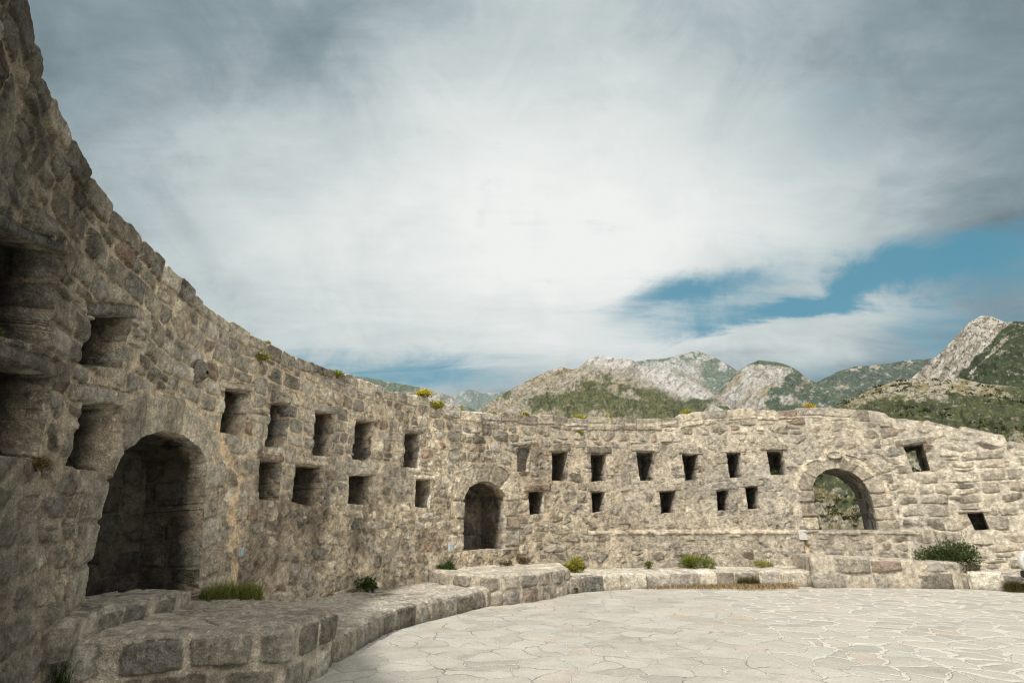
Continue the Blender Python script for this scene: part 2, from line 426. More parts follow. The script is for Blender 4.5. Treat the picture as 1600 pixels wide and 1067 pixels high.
# lintels
LINT = np.full((NI, NF), -1)
for k, o in enumerate(OPEN):
    if not o['lintel']: continue
    P = o['P']; a, b = P[1], P[2]
    h = o['lintel'] * rng.uniform(.85, 1.35); e0 = rng.uniform(.06, .16) * (1 + .6 * (a[0] > 20)); e1 = rng.uniform(.06, .16) * (1 + .6 * (a[0] > 20))
    i0, i1 = np.searchsorted(cs, [a[0] - .4, b[0] + .4]); sl = (slice(i0, i1), slice(0, NF))
    s_, z_ = S[sl], Z[sl]
    sw = s_ + .02 * sn(s_ * 5, z_ * 5, 2, k); zw = z_ + .015 * sn(s_ * 6, z_ * 6, 2, k + 3)
    zb = a[1] + (b[1] - a[1]) * (s_ - a[0]) / (b[0] - a[0])
    dx = np.minimum(sw - (a[0] - e0), (b[0] + e1) - sw); dzz = np.minimum(zw - (zb - .004), (zb + h) - zw)
    dl = np.where((dx > 0) & (dzz > 0), (np.maximum(dx, 1e-4) ** -3 + np.maximum(dzz, 1e-4) ** -3) ** (-1 / 3), 0)
    m = dl > 0
    d[sl] = np.where(m, np.maximum(dl, .012), np.where(z_ > 0, np.minimum(d[sl], np.where((dx > -.03) & (dzz > -.03), .02, 9)), d[sl]))
    ids[sl] = np.where(m, 800000 + k * 13, ids[sl]); u[sl] = np.where(m, 0, u[sl]); v[sl] = np.where(m, 0, v[sl]); LINT[sl] = np.where(m, k, LINT[sl])
# voussoirs
jl = .40
rk = ring_al / jl + .10 * sn(ring_al * 9, ring_al * 0, 1, 4); ri = np.floor(rk).astype(np.int64)
rw = np.array([o['ring'] for o in OPEN] + [0.])[ring_k] * (.82 + .36 * hsh(ri, ri * 0 + 1, 3))
ring = (ring_k >= 0) & (ringd < rw)
da = np.minimum(rk - ri, ri + 1 - rk) * jl; dr = np.minimum(rw - ringd, ringd + .05)
da = np.maximum(da - .006, 0) * .8; dring = (np.maximum(da, 1e-4) ** -3 + np.maximum(dr, 1e-4) ** -3) ** (-1 / 3)
rimm = (ring_k >= 0) & (ringd >= rw) & (ringd < rw + .07)
d = np.where(ring, dring, d); ids = np.where(ring, 700000 + ri, ids); u = np.where(ring, 0, u); v = np.where(ring, 0, v)
LINT = np.where(ring, -1, LINT)

# mortar level: raked joints high and near, rendered over low down and in the middle
low = sstep(.0, 1.3, ZT0[:, None] - 1.45 - Z)          # 1 in the lower wall
rend = np.clip(low * (.5 + .4 * sstep(10, 14, S)) + .25 * sstep(13, 17, S), 0, 1) * (1 - sstep(20, 22, S))
hi_ = 1 - sstep(-.2, .35, Z - (ZT0[:, None] - .95))
lowband = 1 - sstep(1.25, 1.45, Z)
rend = rend + sstep(20, 22, S) * (1 - sstep(32.8, 34.6, S)) * (.02 + .86 * hi_) * (1 - .35 * lowband) + sstep(32.8, 34.6, S) * .12 * hi_
rend = rend * (1 - .65 * farR[:, None]) * np.clip(.75 + .6 * sn(S * .9, Z * .9, 3, 61), 0, 1.15)
ml = -.004 + .046 * rend + .012 * right[:, None] * (1 - farR[:, None]) - .006 * farR[:, None]
JW = np.where(iscop, .008, .014 - .005 * sstep(17, 20, S) + .007 * sstep(19, 22, S) + .006 * farR[:, None] - .003 * rend)
ml = np.where(ring | (LINT >= 0), -.012, ml)
h, sc, mm = stone_relief(S, Z, d, ids, u, v, ml, 3, .80 + .40 * rend, jw=JW)
sc = sc * np.where(useC, .96, np.where(useB, .98, 1.0))[..., None]
h = h * mix(.58, .80, sstep(14, 22, S))
# lumps and pits of the eroded render
lump = sn(S * 11, Z * 15, 4, 90, .6); pit = sstep(.62, .78, fbm(S * 9, Z * 9, 3, 91))
h = h + (.017 * lump - .034 * pit * rend) * (.35 + .65 * rend) * np.where(ring, .25, 1)
h = h + np.where(ring, .020 - .012 * (S > 25), 0) + np.where(LINT >= 0, -.012 + .046 * sstep(9.5, 20, S), 0) - np.where(rimm, .0, 0)
h = h + .05 * sn(S * .55, Z * .6, 3, 70)
# thicker base under the far loopholes (a ledge), fading out at both ends
Sl0 = W.hit(918, 830)[0]; Sl1 = W.hit(1440, 830)[0]; zl = W.hit(1100, 829)[1]
led = sstep(0, .10, S - Sl0) * (1 - sstep(-.1, .0, S - Sl1))
edgez = zl + .025 * sn(S * 2, S * 0, 3, 33)
h = h + .15 * led * (1 - sstep(-.03, .03, Z - edgez)) + .045 * led * gauss(Z, edgez - .06, .05)
# battered foot on the near left pier
h = h + .16 * (1 - sstep(.0, 2.0, Z)) * (1 - sstep(W.hit(110, 900)[0] - .2, W.hit(110, 900)[0] + .2, S)) 
# albedo
tone = .66 + 1.02 * sstep(7.4, 11.0, S) + .14 * sstep(12, 17, S) - .62 * sstep(18, 23, S) - .26 * (1 - sstep(.6, 2.4, Z)) * (1 - sstep(12, 20, S))  # vignette darkening of the near left wall is painted into the albedo here
mcolL = np.array((.53, .455, .35)); mcolR = np.array((.475, .44, .38))
mc = mixc(np.broadcast_to(mcolL, S.shape + (3,)), mcolR, right[:, None] * np.ones_like(S))
mc = mc * (1 + .24 * farR)[:, None, None]
mc = mc * (.78 + .36 * fbm(S * 3, Z * 3, 4, 51) + .22 * sn(S * 22, Z * 22, 4, 52, .7))[..., None]
dirtm = rend * sstep(.35, .6, fbm(S * 1.3, Z * 1.3, 5, 55))
stainc = np.array((.20, .17, .135))
mc = mixc(mc, np.broadcast_to(stainc, mc.shape) * (.8 + .5 * fbm(S * 8, Z * 8, 4, 56))[..., None], np.clip(dirtm * (1.05 - .55 * right[:, None]), 0, 1))
lil = .85 + .15 * right[:, None] * np.ones_like(S)
ringc = mixc(sc, np.broadcast_to(np.array((.40, .36, .29)), sc.shape) * (.85 + .3 * fbm(S * 5, Z * 5, 3, 5))[..., None], np.where(ring, .38, 0.))
mm = np.where(rimm, np.maximum(mm, .75), mm)
mc = np.where(rimm[..., None], mc * 1.12, mc)
wp = sstep(.56, .68, fbm(S * 3.5, Z * 3.5, 5, 57, .62)) * rend * .6
mc = mixc(mc, np.broadcast_to(np.array((.47, .42, .34)), mc.shape), wp)
colr = mixc(ringc, mc, mm)
# vertical rain stains and a grey lichen veil
stv = sstep(.5, .8, fbm(S * 3.0, Z * .35, 4, 58)) * .35
colr = colr * (1 - stv * (1 - .5 * right[:, None]))[..., None]
veil = sstep(.52, .72, fbm(S * 1.1, Z * 1.5, 4, 59)) * .35
colr = mixc(colr, np.broadcast_to(np.array((.30, .29, .265)), colr.shape), veil)
pale = sstep(.55, .75, fbm(S * .8 + 9, Z * 1.0, 4, 60)) * .4 * right[:, None]
colr = mixc(colr, np.broadcast_to(np.array((.56, .51, .42)), colr.shape), pale)
# smeared cream repair mortar seams
def seam(pxs, w, c, strength=1.):
    global colr, h
    P = np.array([W.hit(*p) for p in pxs])
    i0, i1 = np.searchsorted(cs, [P[:, 0].min() - .3, P[:, 0].max() + .3]); sl = (slice(i0, i1), slice(0, NF))
    s_, z_ = S[sl] + .05 * sn(S[sl] * 4, Z[sl] * 4, 3, 77), Z[sl] + .04 * sn(S[sl] * 4, Z[sl] * 4, 3, 78)
    dd = np.full(s_.shape, 9.)
    for a, b in zip(P[:-1], P[1:]):
        e = b - a; t = np.clip(((s_ - a[0]) * e[0] + (z_ - a[1]) * e[1]) / (e @ e), 0, 1)
        dd = np.minimum(dd, np.hypot(s_ - a[0] - t * e[0], z_ - a[1] - t * e[1]))
    ww = w * np.clip(1.1 + 2.2 * sn(s_ * 5, z_ * 5, 3, 79), .38, 2.0)
    m = (1 - sstep(ww * .7, ww, dd)) * strength
    colr[sl] = mixc(colr[sl], np.broadcast_to(np.array(c), colr[sl].shape) * (.85 + .3 * fbm(s_ * 12, z_ * 12, 3, 2))[..., None], m)
    h[sl] = h[sl] * (1 - .8 * m) + m * .012
seam([(338, 672), (352, 705), (372, 755), (360, 800), (372, 835), (366, 870), (362, 918)], .085, (.62, .49, .35))
seam([(366, 835), (362, 880)], .10, (.60, .48, .34))
seam([(716, 742), (704, 780), (716, 840), (696, 870), (688, 905)], .05, (.60, .52, .40))
seam([(1246, 835), (1243, 790), (1244, 745), (1262, 722), (1285, 716), (1292, 704), (1313, 704), (1322, 716), (1350, 726), (1380, 755), (1388, 775)], .065, (.58, .52, .42))
seam([(1250, 838), (1262, 866)], .05, (.60, .52, .40))
seam([(920, 831), (1000, 829), (1120, 828), (1245, 829)], .05, (.60, .53, .42), .6)
seam([(860, 660), (900, 662), (960, 664), (1040, 661), (1100, 656), (1200, 650), (1330, 652)], .028, (.58, .52, .42), .7)
colr = colr * (1 - .45 * pit * rend)[..., None] * (.9 + .25 * sn(S * 6, Z * 6, 4, 93, .65) * rend)[..., None]
greyp = sstep(.5, .66, fbm(S * 2.2, Z * 3.0, 5, 94, .6)) * .5 * right[:, None]
colr = mixc(colr, np.broadcast_to(np.array((.25, .235, .205)), colr.shape) * (.7 + .6 * fbm(S * 14, Z * 14, 3, 95))[..., None], greyp)
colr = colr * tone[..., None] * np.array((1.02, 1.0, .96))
H = h.copy()
X, Y = W.pos(S, H)
# far end of the top courses: bright mortar already from mcolR
# top of the wall
vt = np.linspace(0, 1, NT_); dep = -TWALL * vt ** 1.3
St = np.repeat(cs[:, None], NT_, 1); Dt = np.repeat(dep[None, :], NI, 0)
row2 = (-Dt > .42); e2 = np.minimum(np.abs(-Dt - .42), np.where(row2, 9, -Dt + .012))
ct = np.repeat(cdx[:, None], NT_, 1)
d1_, ed, vid = voronoi(St * 2.6, Dt * 2.6, 8)
dt_ = np.where(row2, np.minimum(ed / 2.6, e2), (np.maximum(ct, 1e-4) ** -2.6 + np.maximum(e2, 1e-4) ** -2.6) ** (-1 / 2.6))
idt = np.where(row2, vid, np.repeat(ci[:, None], NT_, 1) + 900000)
ht, sct, mt = stone_relief(St, Dt + 20, dt_, idt, St * 0, St * 0, np.full(St.shape, -.01), 3)
wt = sstep(0, .12, -Dt)
Zt = ZTc[:, None] + ht * .9 * wt + (.05 * sn(St * 1.1, Dt * 2, 2, 4) - .02) * wt + .012 * sn(St * 9, Dt * 9, 2, 8) * wt
Dtt = Dt + H[:, -1:] * (1 - sstep(0, .25, -Dt))
Xt, Yt = W.pos(St, Dtt)
mct = np.broadcast_to(np.array((.42, .37, .29)), St.shape + (3,)) * (.7 + .6 * fbm(St * 5, Dt * 5, 3, 5))[..., None]
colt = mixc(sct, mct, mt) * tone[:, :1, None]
wall = empty('curved_stone_wall', (0, 0, 0))
tag(wall, 'curved grey rubble stone fortress wall with two rows of small square niches', 'wall')
V = np.stack([X, Y, Z], -1).reshape(-1, 3)
Cc = colr.reshape(-1, 3)
fl = Fc.reshape(-1, 4)
keep = ~REM.ravel()
def fmaj(A): return A[:-1, :-1]
fr = (fmaj(ring) & fmaj(ring_k) .__ge__(0)) if False else fmaj(ring)
frk = np.where(fmaj(ring), fmaj(ring_k), -1).ravel(); flk = fmaj(LINT).ravel()
fcop = np.zeros_like(fmaj(iscop)); fcop = fmaj(Z > cz).ravel() & (frk < 0) & (flk < 0)
body = keep & (frk < 0) & (flk < 0) & ~fcop
make_mesh('masonry', V, fl[body], M_STONE, wall, Cc)
for k, o in enumerate(OPEN):
    if o['ring']:
        q = keep & (frk == k)
        make_mesh('arch_surround', V, fl[q], M_STONE, wall, Cc)
    if o['lintel']:
        q = keep & (flk == k)
        if q.any(): make_mesh('lintel', V, fl[q], M_STONE, wall, Cc)
# coping: the topmost course with the top of the wall
q = keep & fcop
nV = len(V); Vt = np.stack([Xt, Yt, Zt], -1); Vt[:, 0] = np.stack([X[:, -1], Y[:, -1], Z[:, -1]], -1)
allV = np.vstack([V, Vt.reshape(-1, 3)]); allC = np.vstack([Cc, colt.reshape(-1, 3)])
ft = grid_faces(NI, NT_).reshape(-1, 4) + nV
# weld first top column onto face top by index
idx_map = np.arange(len(allV)); idx_map[nV + np.arange(NI) * NT_] = np.arange(NI) * NF + NF - 1
ft = idx_map[ft]
make_mesh('coping', allV, np.vstack([fl[q], ft]), M_STONE, wall, allC)

# recesses behind the openings
cR = Courses(-3, 9, -2, 95, (.22, .42), (.35, .7), 21, .1)
def recess(k, o):
    hid = fmaj(hole_id)
    q = REM & (hid == k)
    F4 = Fc[q]
    if len(F4) == 0: print('empty opening', k); return
    ed = np.concatenate([F4[:, [0, 1]], F4[:, [1, 2]], F4[:, [2, 3]], F4[:, [3, 0]]])
    keyf = ed[:, 0] * 10 ** 8 + ed[:, 1]; keyr = ed[:, 1] * 10 ** 8 + ed[:, 0]
    be = ed[~np.isin(keyf, keyr)]
    nxt = {int(a): int(b) for a, b in be}
    loops = []; seen = set()
    for st in nxt:
        if st in seen: continue
        L = [st]; seen.add(st); c = nxt[st]
        while c != st and c in nxt and c not in seen: L.append(c); seen.add(c); c = nxt[c]
        loops.append(L)
    L = max(loops, key=len)
    Sf, Zf, Hf = S.ravel(), Z.ravel(), H.ravel()
    cx, cz_ = o['P'].mean(0)
    thr = o['kind'] in ('archway', 'window_slot')
    dpt = o['depth'] if not thr else TWALL + .02
    zs = o['P'][:, 1].min()
    def tap(s_, z_, t):
        k_ = 1 - (1 - o['taper']) * t
        return cx + (s_ - cx) * k_, np.where(z_ > zs + .02, zs + (z_ - zs) * (1 - (1 - o['taper']) * .7 * t), z_)
    L = np.array(L); ls, lz, lh = Sf[L], Zf[L], Hf[L]
    al = np.r_[0, np.cumsum(np.hypot(np.diff(ls), np.diff(lz)))]
    K = max(6, int(dpt / (.028 if cx > 14 else .016)))
    t = np.linspace(0, 1, K)[None, :]
    s_, z_ = tap(ls[:, None], lz[:, None], t)
    AL = np.repeat(al[:, None], K, 1); DD = t * dpt + 0 * AL
    # inward direction on the reveal
    gx, gz = cx - s_, (lz.mean() - z_); gl = np.hypot(gx, gz) + 1e-6
    if o['kind'] == 'niche' or o['kind'] == 'window_slot':
        hw = (ls.max() - ls.min()) / 2; hh = (lz.max() - lz.min()) / 2; ax = np.abs(gx) / hw; az = np.abs(gz) / hh
        w_ = sstep(-.06, .06, ax - az); gx = np.sign(gx) * w_; gz = np.sign(gz) * (1 - w_); gl = 1.
    dR, iR, uR, vR = cR(DD * 1.0 + 5, AL * .9 + (cx * 3) % 1.5 - 2, .7)
    hR, scR, mR = stone_relief(DD + k * 3, AL, dR, iR, uR, vR, .004, 31 + k, .9)
    wgt = sstep(0, .07, DD) * np.where(DD > dpt - .02, .6, 1)
    s_ = s_ + gx / gl * hR * wgt * .40; z_ = z_ + gz / gl * hR * wgt * .40
    dd = lh[:, None] * (1 - sstep(0, .3, t * 1.0)) - t * dpt
    x_, y_ = W.pos(s_, dd)
    Vr = np.stack([x_, y_, z_], -1)
    ton = tone.ravel()[L][:, None, None]
    mcr = np.broadcast_to(mix(mcolL, mcolR, float(sstep(20, 31, cx))), Vr.shape) * (.6 + .5 * fbm(DD * 5, AL * 5, 4, 5))[..., None]
    cr_ = mixc(scR, mcr, mR) * ton
    recess_shade = float(mix(.14, .36, sstep(9.5, 24, cx))) if not thr else .62  # occlusion shade painted into the recess colour, stronger with depth
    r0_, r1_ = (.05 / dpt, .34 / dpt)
    if o['kind'] == 'arched_niche': recess_shade *= .85; r0_, r1_ = (.02, .36)
    cr_ = cr_ * mix(1., recess_shade, sstep(r0_ * dpt, r1_ * dpt, DD))[..., None]
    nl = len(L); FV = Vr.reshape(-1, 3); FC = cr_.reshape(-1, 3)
    Ff = grid_faces(nl, K, True).reshape(-1, 4)
    if thr:                                        # flange lying on the outer face
        K2 = 3; tt = np.array([.002, .1, .2])
        so = s_[:, -1:] - gx[:, -1:] / (gl if np.isscalar(gl) else gl[:, -1:]) * tt; zo = z_[:, -1:] - gz[:, -1:] / (gl if np.isscalar(gl) else gl[:, -1:]) * tt
        xo, yo = W.pos(so, np.full(so.shape, -dpt - .004)); Vo = np.stack([xo, yo, zo], -1)
        b0 = len(FV); FV = np.vstack([FV, Vo.reshape(-1, 3)]); FC = np.vstack([FC, np.repeat(cr_[:, -1], K2, 0)])
        fo = grid_faces(nl, K2, True).reshape(-1, 4) + b0
        i = np.arange(nl); i2 = (i + 1) % nl
        br = np.stack([i * K + K - 1, i2 * K + K - 1, b0 + i2 * K2, b0 + i * K2], -1)
        Ff = np.vstack([Ff, fo, br])
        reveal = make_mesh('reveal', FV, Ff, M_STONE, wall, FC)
        return
    # back of the niche
    u_, inv = np.unique(F4.ravel(), return_inverse=True)
    sb, zb = tap(Sf[u_], Zf[u_], 1.0)
    dB_, iB_, uB_, vB_ = cR(sb + k, zb, 1.0)
    hB, scB, mB = stone_relief(sb, zb, dB_, iB_, uB_, vB_, np.full(sb.shape, .002), 51 + k, 1.0)
    rimd = np.isin(u_, L)
    hB = np.where(rimd, 0, hB)
    xb, yb = W.pos(sb, -dpt + hB * .6); Vb = np.stack([xb, yb, zb], -1)
    # weld rim of back to the last ring positions
    last = {int(a): n for n, a in enumerate(L)}
    for n, a in enumerate(u_):
        if int(a) in last: Vb[n] = Vr[last[int(a)], -1]
    mcb = np.broadcast_to(mix(mcolL, mcolR, float(sstep(20, 31, cx))), Vb.shape) * (.55 + .5 * fbm(sb * 5, zb * 5, 4, 5))[..., None]
    cb = mixc(scB, mcb, mB) * tone.ravel()[u_][:, None] * recess_shade
    b0 = len(FV)
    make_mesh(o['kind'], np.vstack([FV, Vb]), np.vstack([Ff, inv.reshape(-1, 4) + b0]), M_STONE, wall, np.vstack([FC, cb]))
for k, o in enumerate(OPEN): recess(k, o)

# outer face (coarse)
oc = cs[::6]; no = 90
So = np.repeat(oc[:, None], no, 1); Zo = -3.0 + np.linspace(0, 1, no)[None, :] * (np.interp(oc, cs, Zt[:, -1])[:, None] + 3.0)
Do = -TWALL + 0 * So
dO, iO, uO, vO = cA(So + 3, Zo); hO, scO, mO = stone_relief(So, Zo, dO, iO, uO, vO, .01, 71)
wO = sstep(0, .2, Zo[:, -1:] - Zo)
Xo, Yo = W.pos(So, Do - np.clip(hO, -.05, .0) * 0 - .0)
fo = grid_faces(len(oc), no); rem = np.zeros((len(oc) - 1, no - 1), bool)
for o in OPEN:
    if o['kind'] in ('archway', 'window_slot'):
        sd = poly_sdf(So, Zo, o['P'])[0]; c_ = .25 * (sd[:-1, :-1] + sd[1:, 1:] + sd[1:, :-1] + sd[:-1, 1:]); rem |= c_ < .09
make_mesh('outer_face', np.stack([Xo, Yo, Zo], -1).reshape(-1, 3), fo[~rem], M_STONE, wall, (mixc(scO, np.broadcast_to(np.array((.4, .35, .27)), scO.shape), mO)).reshape(-1, 3))

# ------------------------------------------------------------------ raised walkway round the foot of the wall
KP = [(-2.75, 6.5), (-2.45, 7.0), (-2.18, 7.7), (-1.98, 9.5), (-1.25, 11.2), (-.15, 13.1), (1.34, 14.65), (3.45, 15.75), (7.1, 16.35), (10.8, 16.1), (13.2, 14.9), (15.2, 12.5), (16.0, 9.5), (16.2, 6.5)]
K_ = Curve(KP)
def walkway():
    us = np.arange(0, K_.L, .022); NU = len(us)
    ts = sstep(0, 16, us) * .09 + .28
    wx, wy = W.x, W.y
    kx, ky = K_.pos(us)
    # nearest wall point for every kerb point
    wi = np.array([np.argmin((wx - a) ** 2 + (wy - b) ** 2) for a, b in zip(kx, ky)])
    wi = np.maximum.accumulate(wi); wi = np.convolve(np.pad(wi.astype(float), 30, 'edge'), np.ones(61) / 61, 'valid')
    ws = wi / (len(W.s) - 1) * W.L
    bx, by = W.pos(ws, -.25)
    nr = 20; ntp = 95
    e = [0.]; 
    r = np.random.RandomState(4)
    while e[-1] < K_.L + 1: e.append(e[-1] + r.uniform(.36, .66) * (1 + .35 * min(1, max(0, (e[-1] - 8) / 6))))
    e = np.array(e); ei = np.searchsorted(e, us, side='right') - 1; hu = r.uniform(-.03, .03, len(e)); hw = r.uniform(.26, .42, len(e))
    U = np.repeat(us[:, None], nr, 1); zz = np.linspace(-.05, 1, nr)[None, :] * (ts + hu[ei])[:, None]
    dx = np.minimum(us - e[ei], e[ei + 1] - us)[:, None] + 0 * U; dz = np.minimum((ts + hu[ei])[:, None] - zz + .01, zz + .05)
    d = (np.maximum(dx, 1e-4) ** -3 + np.maximum(dz, 1e-4) ** -3) ** (-1 / 3)
    ids = np.repeat(ei[:, None], nr, 1)
    h, sc, m = stone_relief(U, zz, d, ids, U * 0, U * 0, np.full(U.shape, -.006), 8, .6, jw=.022)
    tn = mix(1.0, 1.12, sstep(4, 12, us))[:, None, None]
    mc = np.broadcast_to(np.array((.58, .51, .41)), sc.shape) * (.8 + .4 * fbm(U * 6, zz * 6, 3, 3))[..., None]
    c = mixc(sc, mc, m) * tn
    dark_mask = (1 - sstep(0, .12, zz))[..., None]; c = c * (1 - .35 * dark_mask)  # kerb face gets darker towards the ground
    X, Y = K_.pos(U, h + .02)
    Vr = np.stack([X, Y, zz], -1)
    # top
    wdt = np.hypot(bx - kx, by - ky)[:, None]
    ft_ = np.linspace(0, 1, ntp)[None, :] ** 1.25; D = ft_ * wdt; U2 = np.repeat(us[:, None], ntp, 1)
    kw = hw[ei][:, None]
    iskerb = D < kw
    dx2 = np.minimum(us - e[ei], e[ei + 1] - us)[:, None]; dk = np.minimum(D + .01, np.abs(kw - D))
    dd = (np.maximum(dx2 + 0 * D, 1e-4) ** -3 + np.maximum(dk, 1e-4) ** -3) ** (-1 / 3)
    wx_ = U2 + .12 * sn(U2 * 2, D * 2, 2, 5); wy_ = D + .12 * sn(U2 * 2, D * 2, 2, 6)
    _, ed, vid = voronoi(wx_ * 2.4, wy_ * 2.9, 5)
    d2 = np.where(iskerb, dd, np.minimum(ed / 2.5, np.abs(D - kw) + .002)); id2 = np.where(iskerb, np.repeat(ei[:, None], ntp, 1), vid)
    h2, sc2, m2 = stone_relief(U2, D + 9, d2, id2, U2 * 0, U2 * 0, np.where(iskerb, -.006, .028), 8, .45, depth=.8)
    c2 = mixc(sc2 * 1.25, np.broadcast_to(np.array((.60, .56, .48)), sc2.shape) * (.8 + .4 * fbm(U2 * 4, D * 4, 4, 3))[..., None], m2)
    c2 = mixc(c2, np.broadcast_to(np.array((.58, .54, .46)), c2.shape), .70 * sstep(.3, .6, fbm(U2, D, 3, 7))) * tn
    lf, ef = bx - kx, by - ky
    Xt = kx[:, None] + lf[:, None] * ft_; Yt = ky[:, None] + ef[:, None] * ft_
    n0 = K_.pos(us, 1.0); n0 = (n0[0] - kx, n0[1] - ky); bl = (1 - sstep(0, .12, D)); Xt += n0[0][:, None] * (h[:, -1:] + .02) * bl; Yt += n0[1][:, None] * (h[:, -1:] + .02) * bl
    wt = sstep(0, .06, D)
    Zt = (ts + hu[ei])[:, None] * (1 - sstep(.05, .5, D)) + ts[:, None] * sstep(.05, .5, D) + (h2 * .8 - .0) * wt + .02 * sn(U2 * .8, D, 2, 3)
    Vt = np.stack([Xt, Yt, Zt], -1); Vt[:, 0] = Vr[:, -1]
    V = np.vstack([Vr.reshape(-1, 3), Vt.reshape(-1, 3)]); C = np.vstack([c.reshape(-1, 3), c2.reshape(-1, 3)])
    b0 = NU * nr; fr_ = grid_faces(NU, nr).reshape(-1, 4); ftp = grid_faces(NU, ntp) + b0
    ik = iskerb[:-1, :-1].ravel(); ftp = ftp.reshape(-1, 4)
    t = empty('raised_walkway'); tag(t, 'low raised stone walkway with a kerb of rough blocks following the foot of the wall', 'walkway')
    make_mesh('kerb', V, np.vstack([fr_, ftp[ik]]), M_STONE, t, C)
    make_mesh('paving', V, ftp[~ik], M_STONE, t, C)
walkway()

# ------------------------------------------------------------------ block platforms
def platform(name, label, cat, poly, z0, z1, seed, step=.02, hr=(.2, .3), wr=(.28, .6), tone_=1., slope=(0., 0.), topc=(.52, .47, .385), ml=-.01, rnd=.12):
    P = np.array(poly, float)
    # rounded outline
    Q = []
    for i in range(len(P)):
        a, b, c = P[i - 1], P[i], P[(i + 1) % len(P)]
        r0 = min(rnd, .4 * np.linalg.norm(b - a)); r1 = min(rnd, .4 * np.linalg.norm(c - b))
        p0 = b + (a - b) / np.linalg.norm(a - b) * r0; p1 = b + (c - b) / np.linalg.norm(c - b) * r1
        for t in np.linspace(0, 1, 7): Q.append((1 - t) ** 2 * p0 + 2 * t * (1 - t) * b + t * t * p1)
    Q = np.array(Q + [Q[0]]); L = np.r_[0, np.cumsum(np.hypot(*np.diff(Q, axis=0).T))]
    n = int(L[-1] / step); us = np.linspace(0, L[-1], n, endpoint=False)
    x = np.interp(us, L, Q[:, 0]); y = np.interp(us, L, Q[:, 1]); c = P.mean(0)
    tx = np.roll(x, -2) - np.roll(x, 2); ty = np.roll(y, -2) - np.roll(y, 2); l = np.hypot(tx, ty) + 1e-9; nx, ny = ty / l, -tx / l
    if ((x - c[0]) * nx + (y - c[1]) * ny).mean() < 0: nx, ny = -nx, -ny
    ztl = z1 + slope[0] * (x - c[0]) + slope[1] * (y - c[1])
    cc = Courses(z0 - .02, z1 + 1, 0, L[-1] + 1, hr, wr, seed, .1)
    cc.ze = np.r_[z0 - .3, np.linspace(z0, z1 + .0, max(1, round((z1 - z0) / np.mean(hr))) + 1)[1:-1], z1 + .5] if (z1 - z0) > .3 else np.array([z0 - .3, z1 + .5])
    nr = int((z1 - z0) / step) + 4; U = np.repeat(us[:, None], nr, 1); zz = z0 - .04 + np.linspace(0, 1, nr)[None, :] * (ztl[:, None] - z0 + .04)
    d, ids, u, v = cc(U, zz, .9)
    dtop = ztl[:, None] - zz + .012; d = np.minimum(d, 9); d = (np.maximum(d, 1e-4) ** -3 + np.maximum(dtop, 1e-4) ** -3) ** (-1 / 3)
    h, sc, m = stone_relief(U, zz, d, ids, u, v * 0, np.full(U.shape, ml + .004), seed, .6, jw=.027)
    sc = mixc(sc, np.broadcast_to(np.array((.36, .33, .275)), sc.shape), .2 + 0 * U)
    mc = np.broadcast_to(np.array((.53, .475, .385)), sc.shape) * (.75 + .5 * fbm(U * 6, zz * 6, 3, 3))[..., None]
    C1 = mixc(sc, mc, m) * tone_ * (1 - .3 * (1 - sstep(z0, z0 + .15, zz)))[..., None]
    Vr = np.stack([x[:, None] + nx[:, None] * h, y[:, None] + ny[:, None] * h, zz], -1)
    nt = 70; f = 1 - np.linspace(0, 1, nt)[None, :] ** 1.15; D = (1 - f) * np.hypot(x - c[0], y - c[1])[:, None]
    Xt = c[0] + (x[:, None] - c[0]) * f; Yt = c[1] + (y[:, None] - c[1]) * f
    topid = ids[:, -2:-1]; kw = .22 + .16 * hsh(topid, topid * 0 + 5, 3); isk = D < kw
    wx_ = Xt + .12 * sn(Xt * 2, Yt * 2, 2, 5); wy_ = Yt + .12 * sn(Xt * 2, Yt * 2, 2, 6)
    _, ed, vid = voronoi(wx_ * 1.9 + seed, wy_ * 2.3, seed)
    de = np.minimum(d[:, -3:-2] * 1.0 + .02, np.minimum(D + .012, np.abs(kw - D) + .01))
    d2 = np.where(isk, de, np.minimum(ed / 2.1, np.abs(kw - D) + .01))
    h2, sc2, m2 = stone_relief(Xt, Yt, d2, np.where(isk, topid, vid), Xt * 0, Xt * 0, np.full(Xt.shape, .026), seed, .45, depth=.8)
    C2 = mixc(sc2 * 1.2, np.broadcast_to(np.array(topc), sc2.shape) * (.75 + .5 * fbm(Xt * 4, Yt * 4, 4, 3))[..., None], np.maximum(m2, .55)) * tone_
    Zt = z1 + slope[0] * (Xt - c[0]) + slope[1] * (Yt - c[1]) + h2 * .9 * sstep(0, .07, D) + .02 * sn(Xt, Yt, 3, seed) * sstep(0, .3, D)
    bl = 1 - sstep(0, .12, D)
    Xt = Xt + nx[:, None] * h[:, -1:] * bl; Yt = Yt + ny[:, None] * h[:, -1:] * bl
    Vt = np.stack([Xt, Yt, Zt], -1); Vt[:, 0] = Vr[:, -1]
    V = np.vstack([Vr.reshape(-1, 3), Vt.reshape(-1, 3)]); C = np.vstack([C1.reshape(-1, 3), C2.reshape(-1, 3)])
    t = empty(name, (0, 0, 0)); tag(t, label, cat)
    make_mesh('block_face', V, grid_faces(n, nr, True).reshape(-1, 4), M_STONE, t, C)
    make_mesh('top_surface', V, grid_faces(n, nt, True).reshape(-1, 4) + n * nr, M_STONE, t, C)
    return t
A = at(450, 985, .6)[:2]; B_ = at(527, 955, .6)[:2]; Lf = at(70, 1012, .6)[:2]
platform('stone_platform', 'big two course stone platform with reddish top below the large left arched niche', 'platform',
         [Lf + (-.5, -.1), A, B_, (B_[0] - .5, B_[1] + .55), (-4.7, 8.9), (-4.9, 6.5)], 0, .60, 41, .013, wr=(.4, .75), tone_=1.08, topc=(.52, .45, .37))
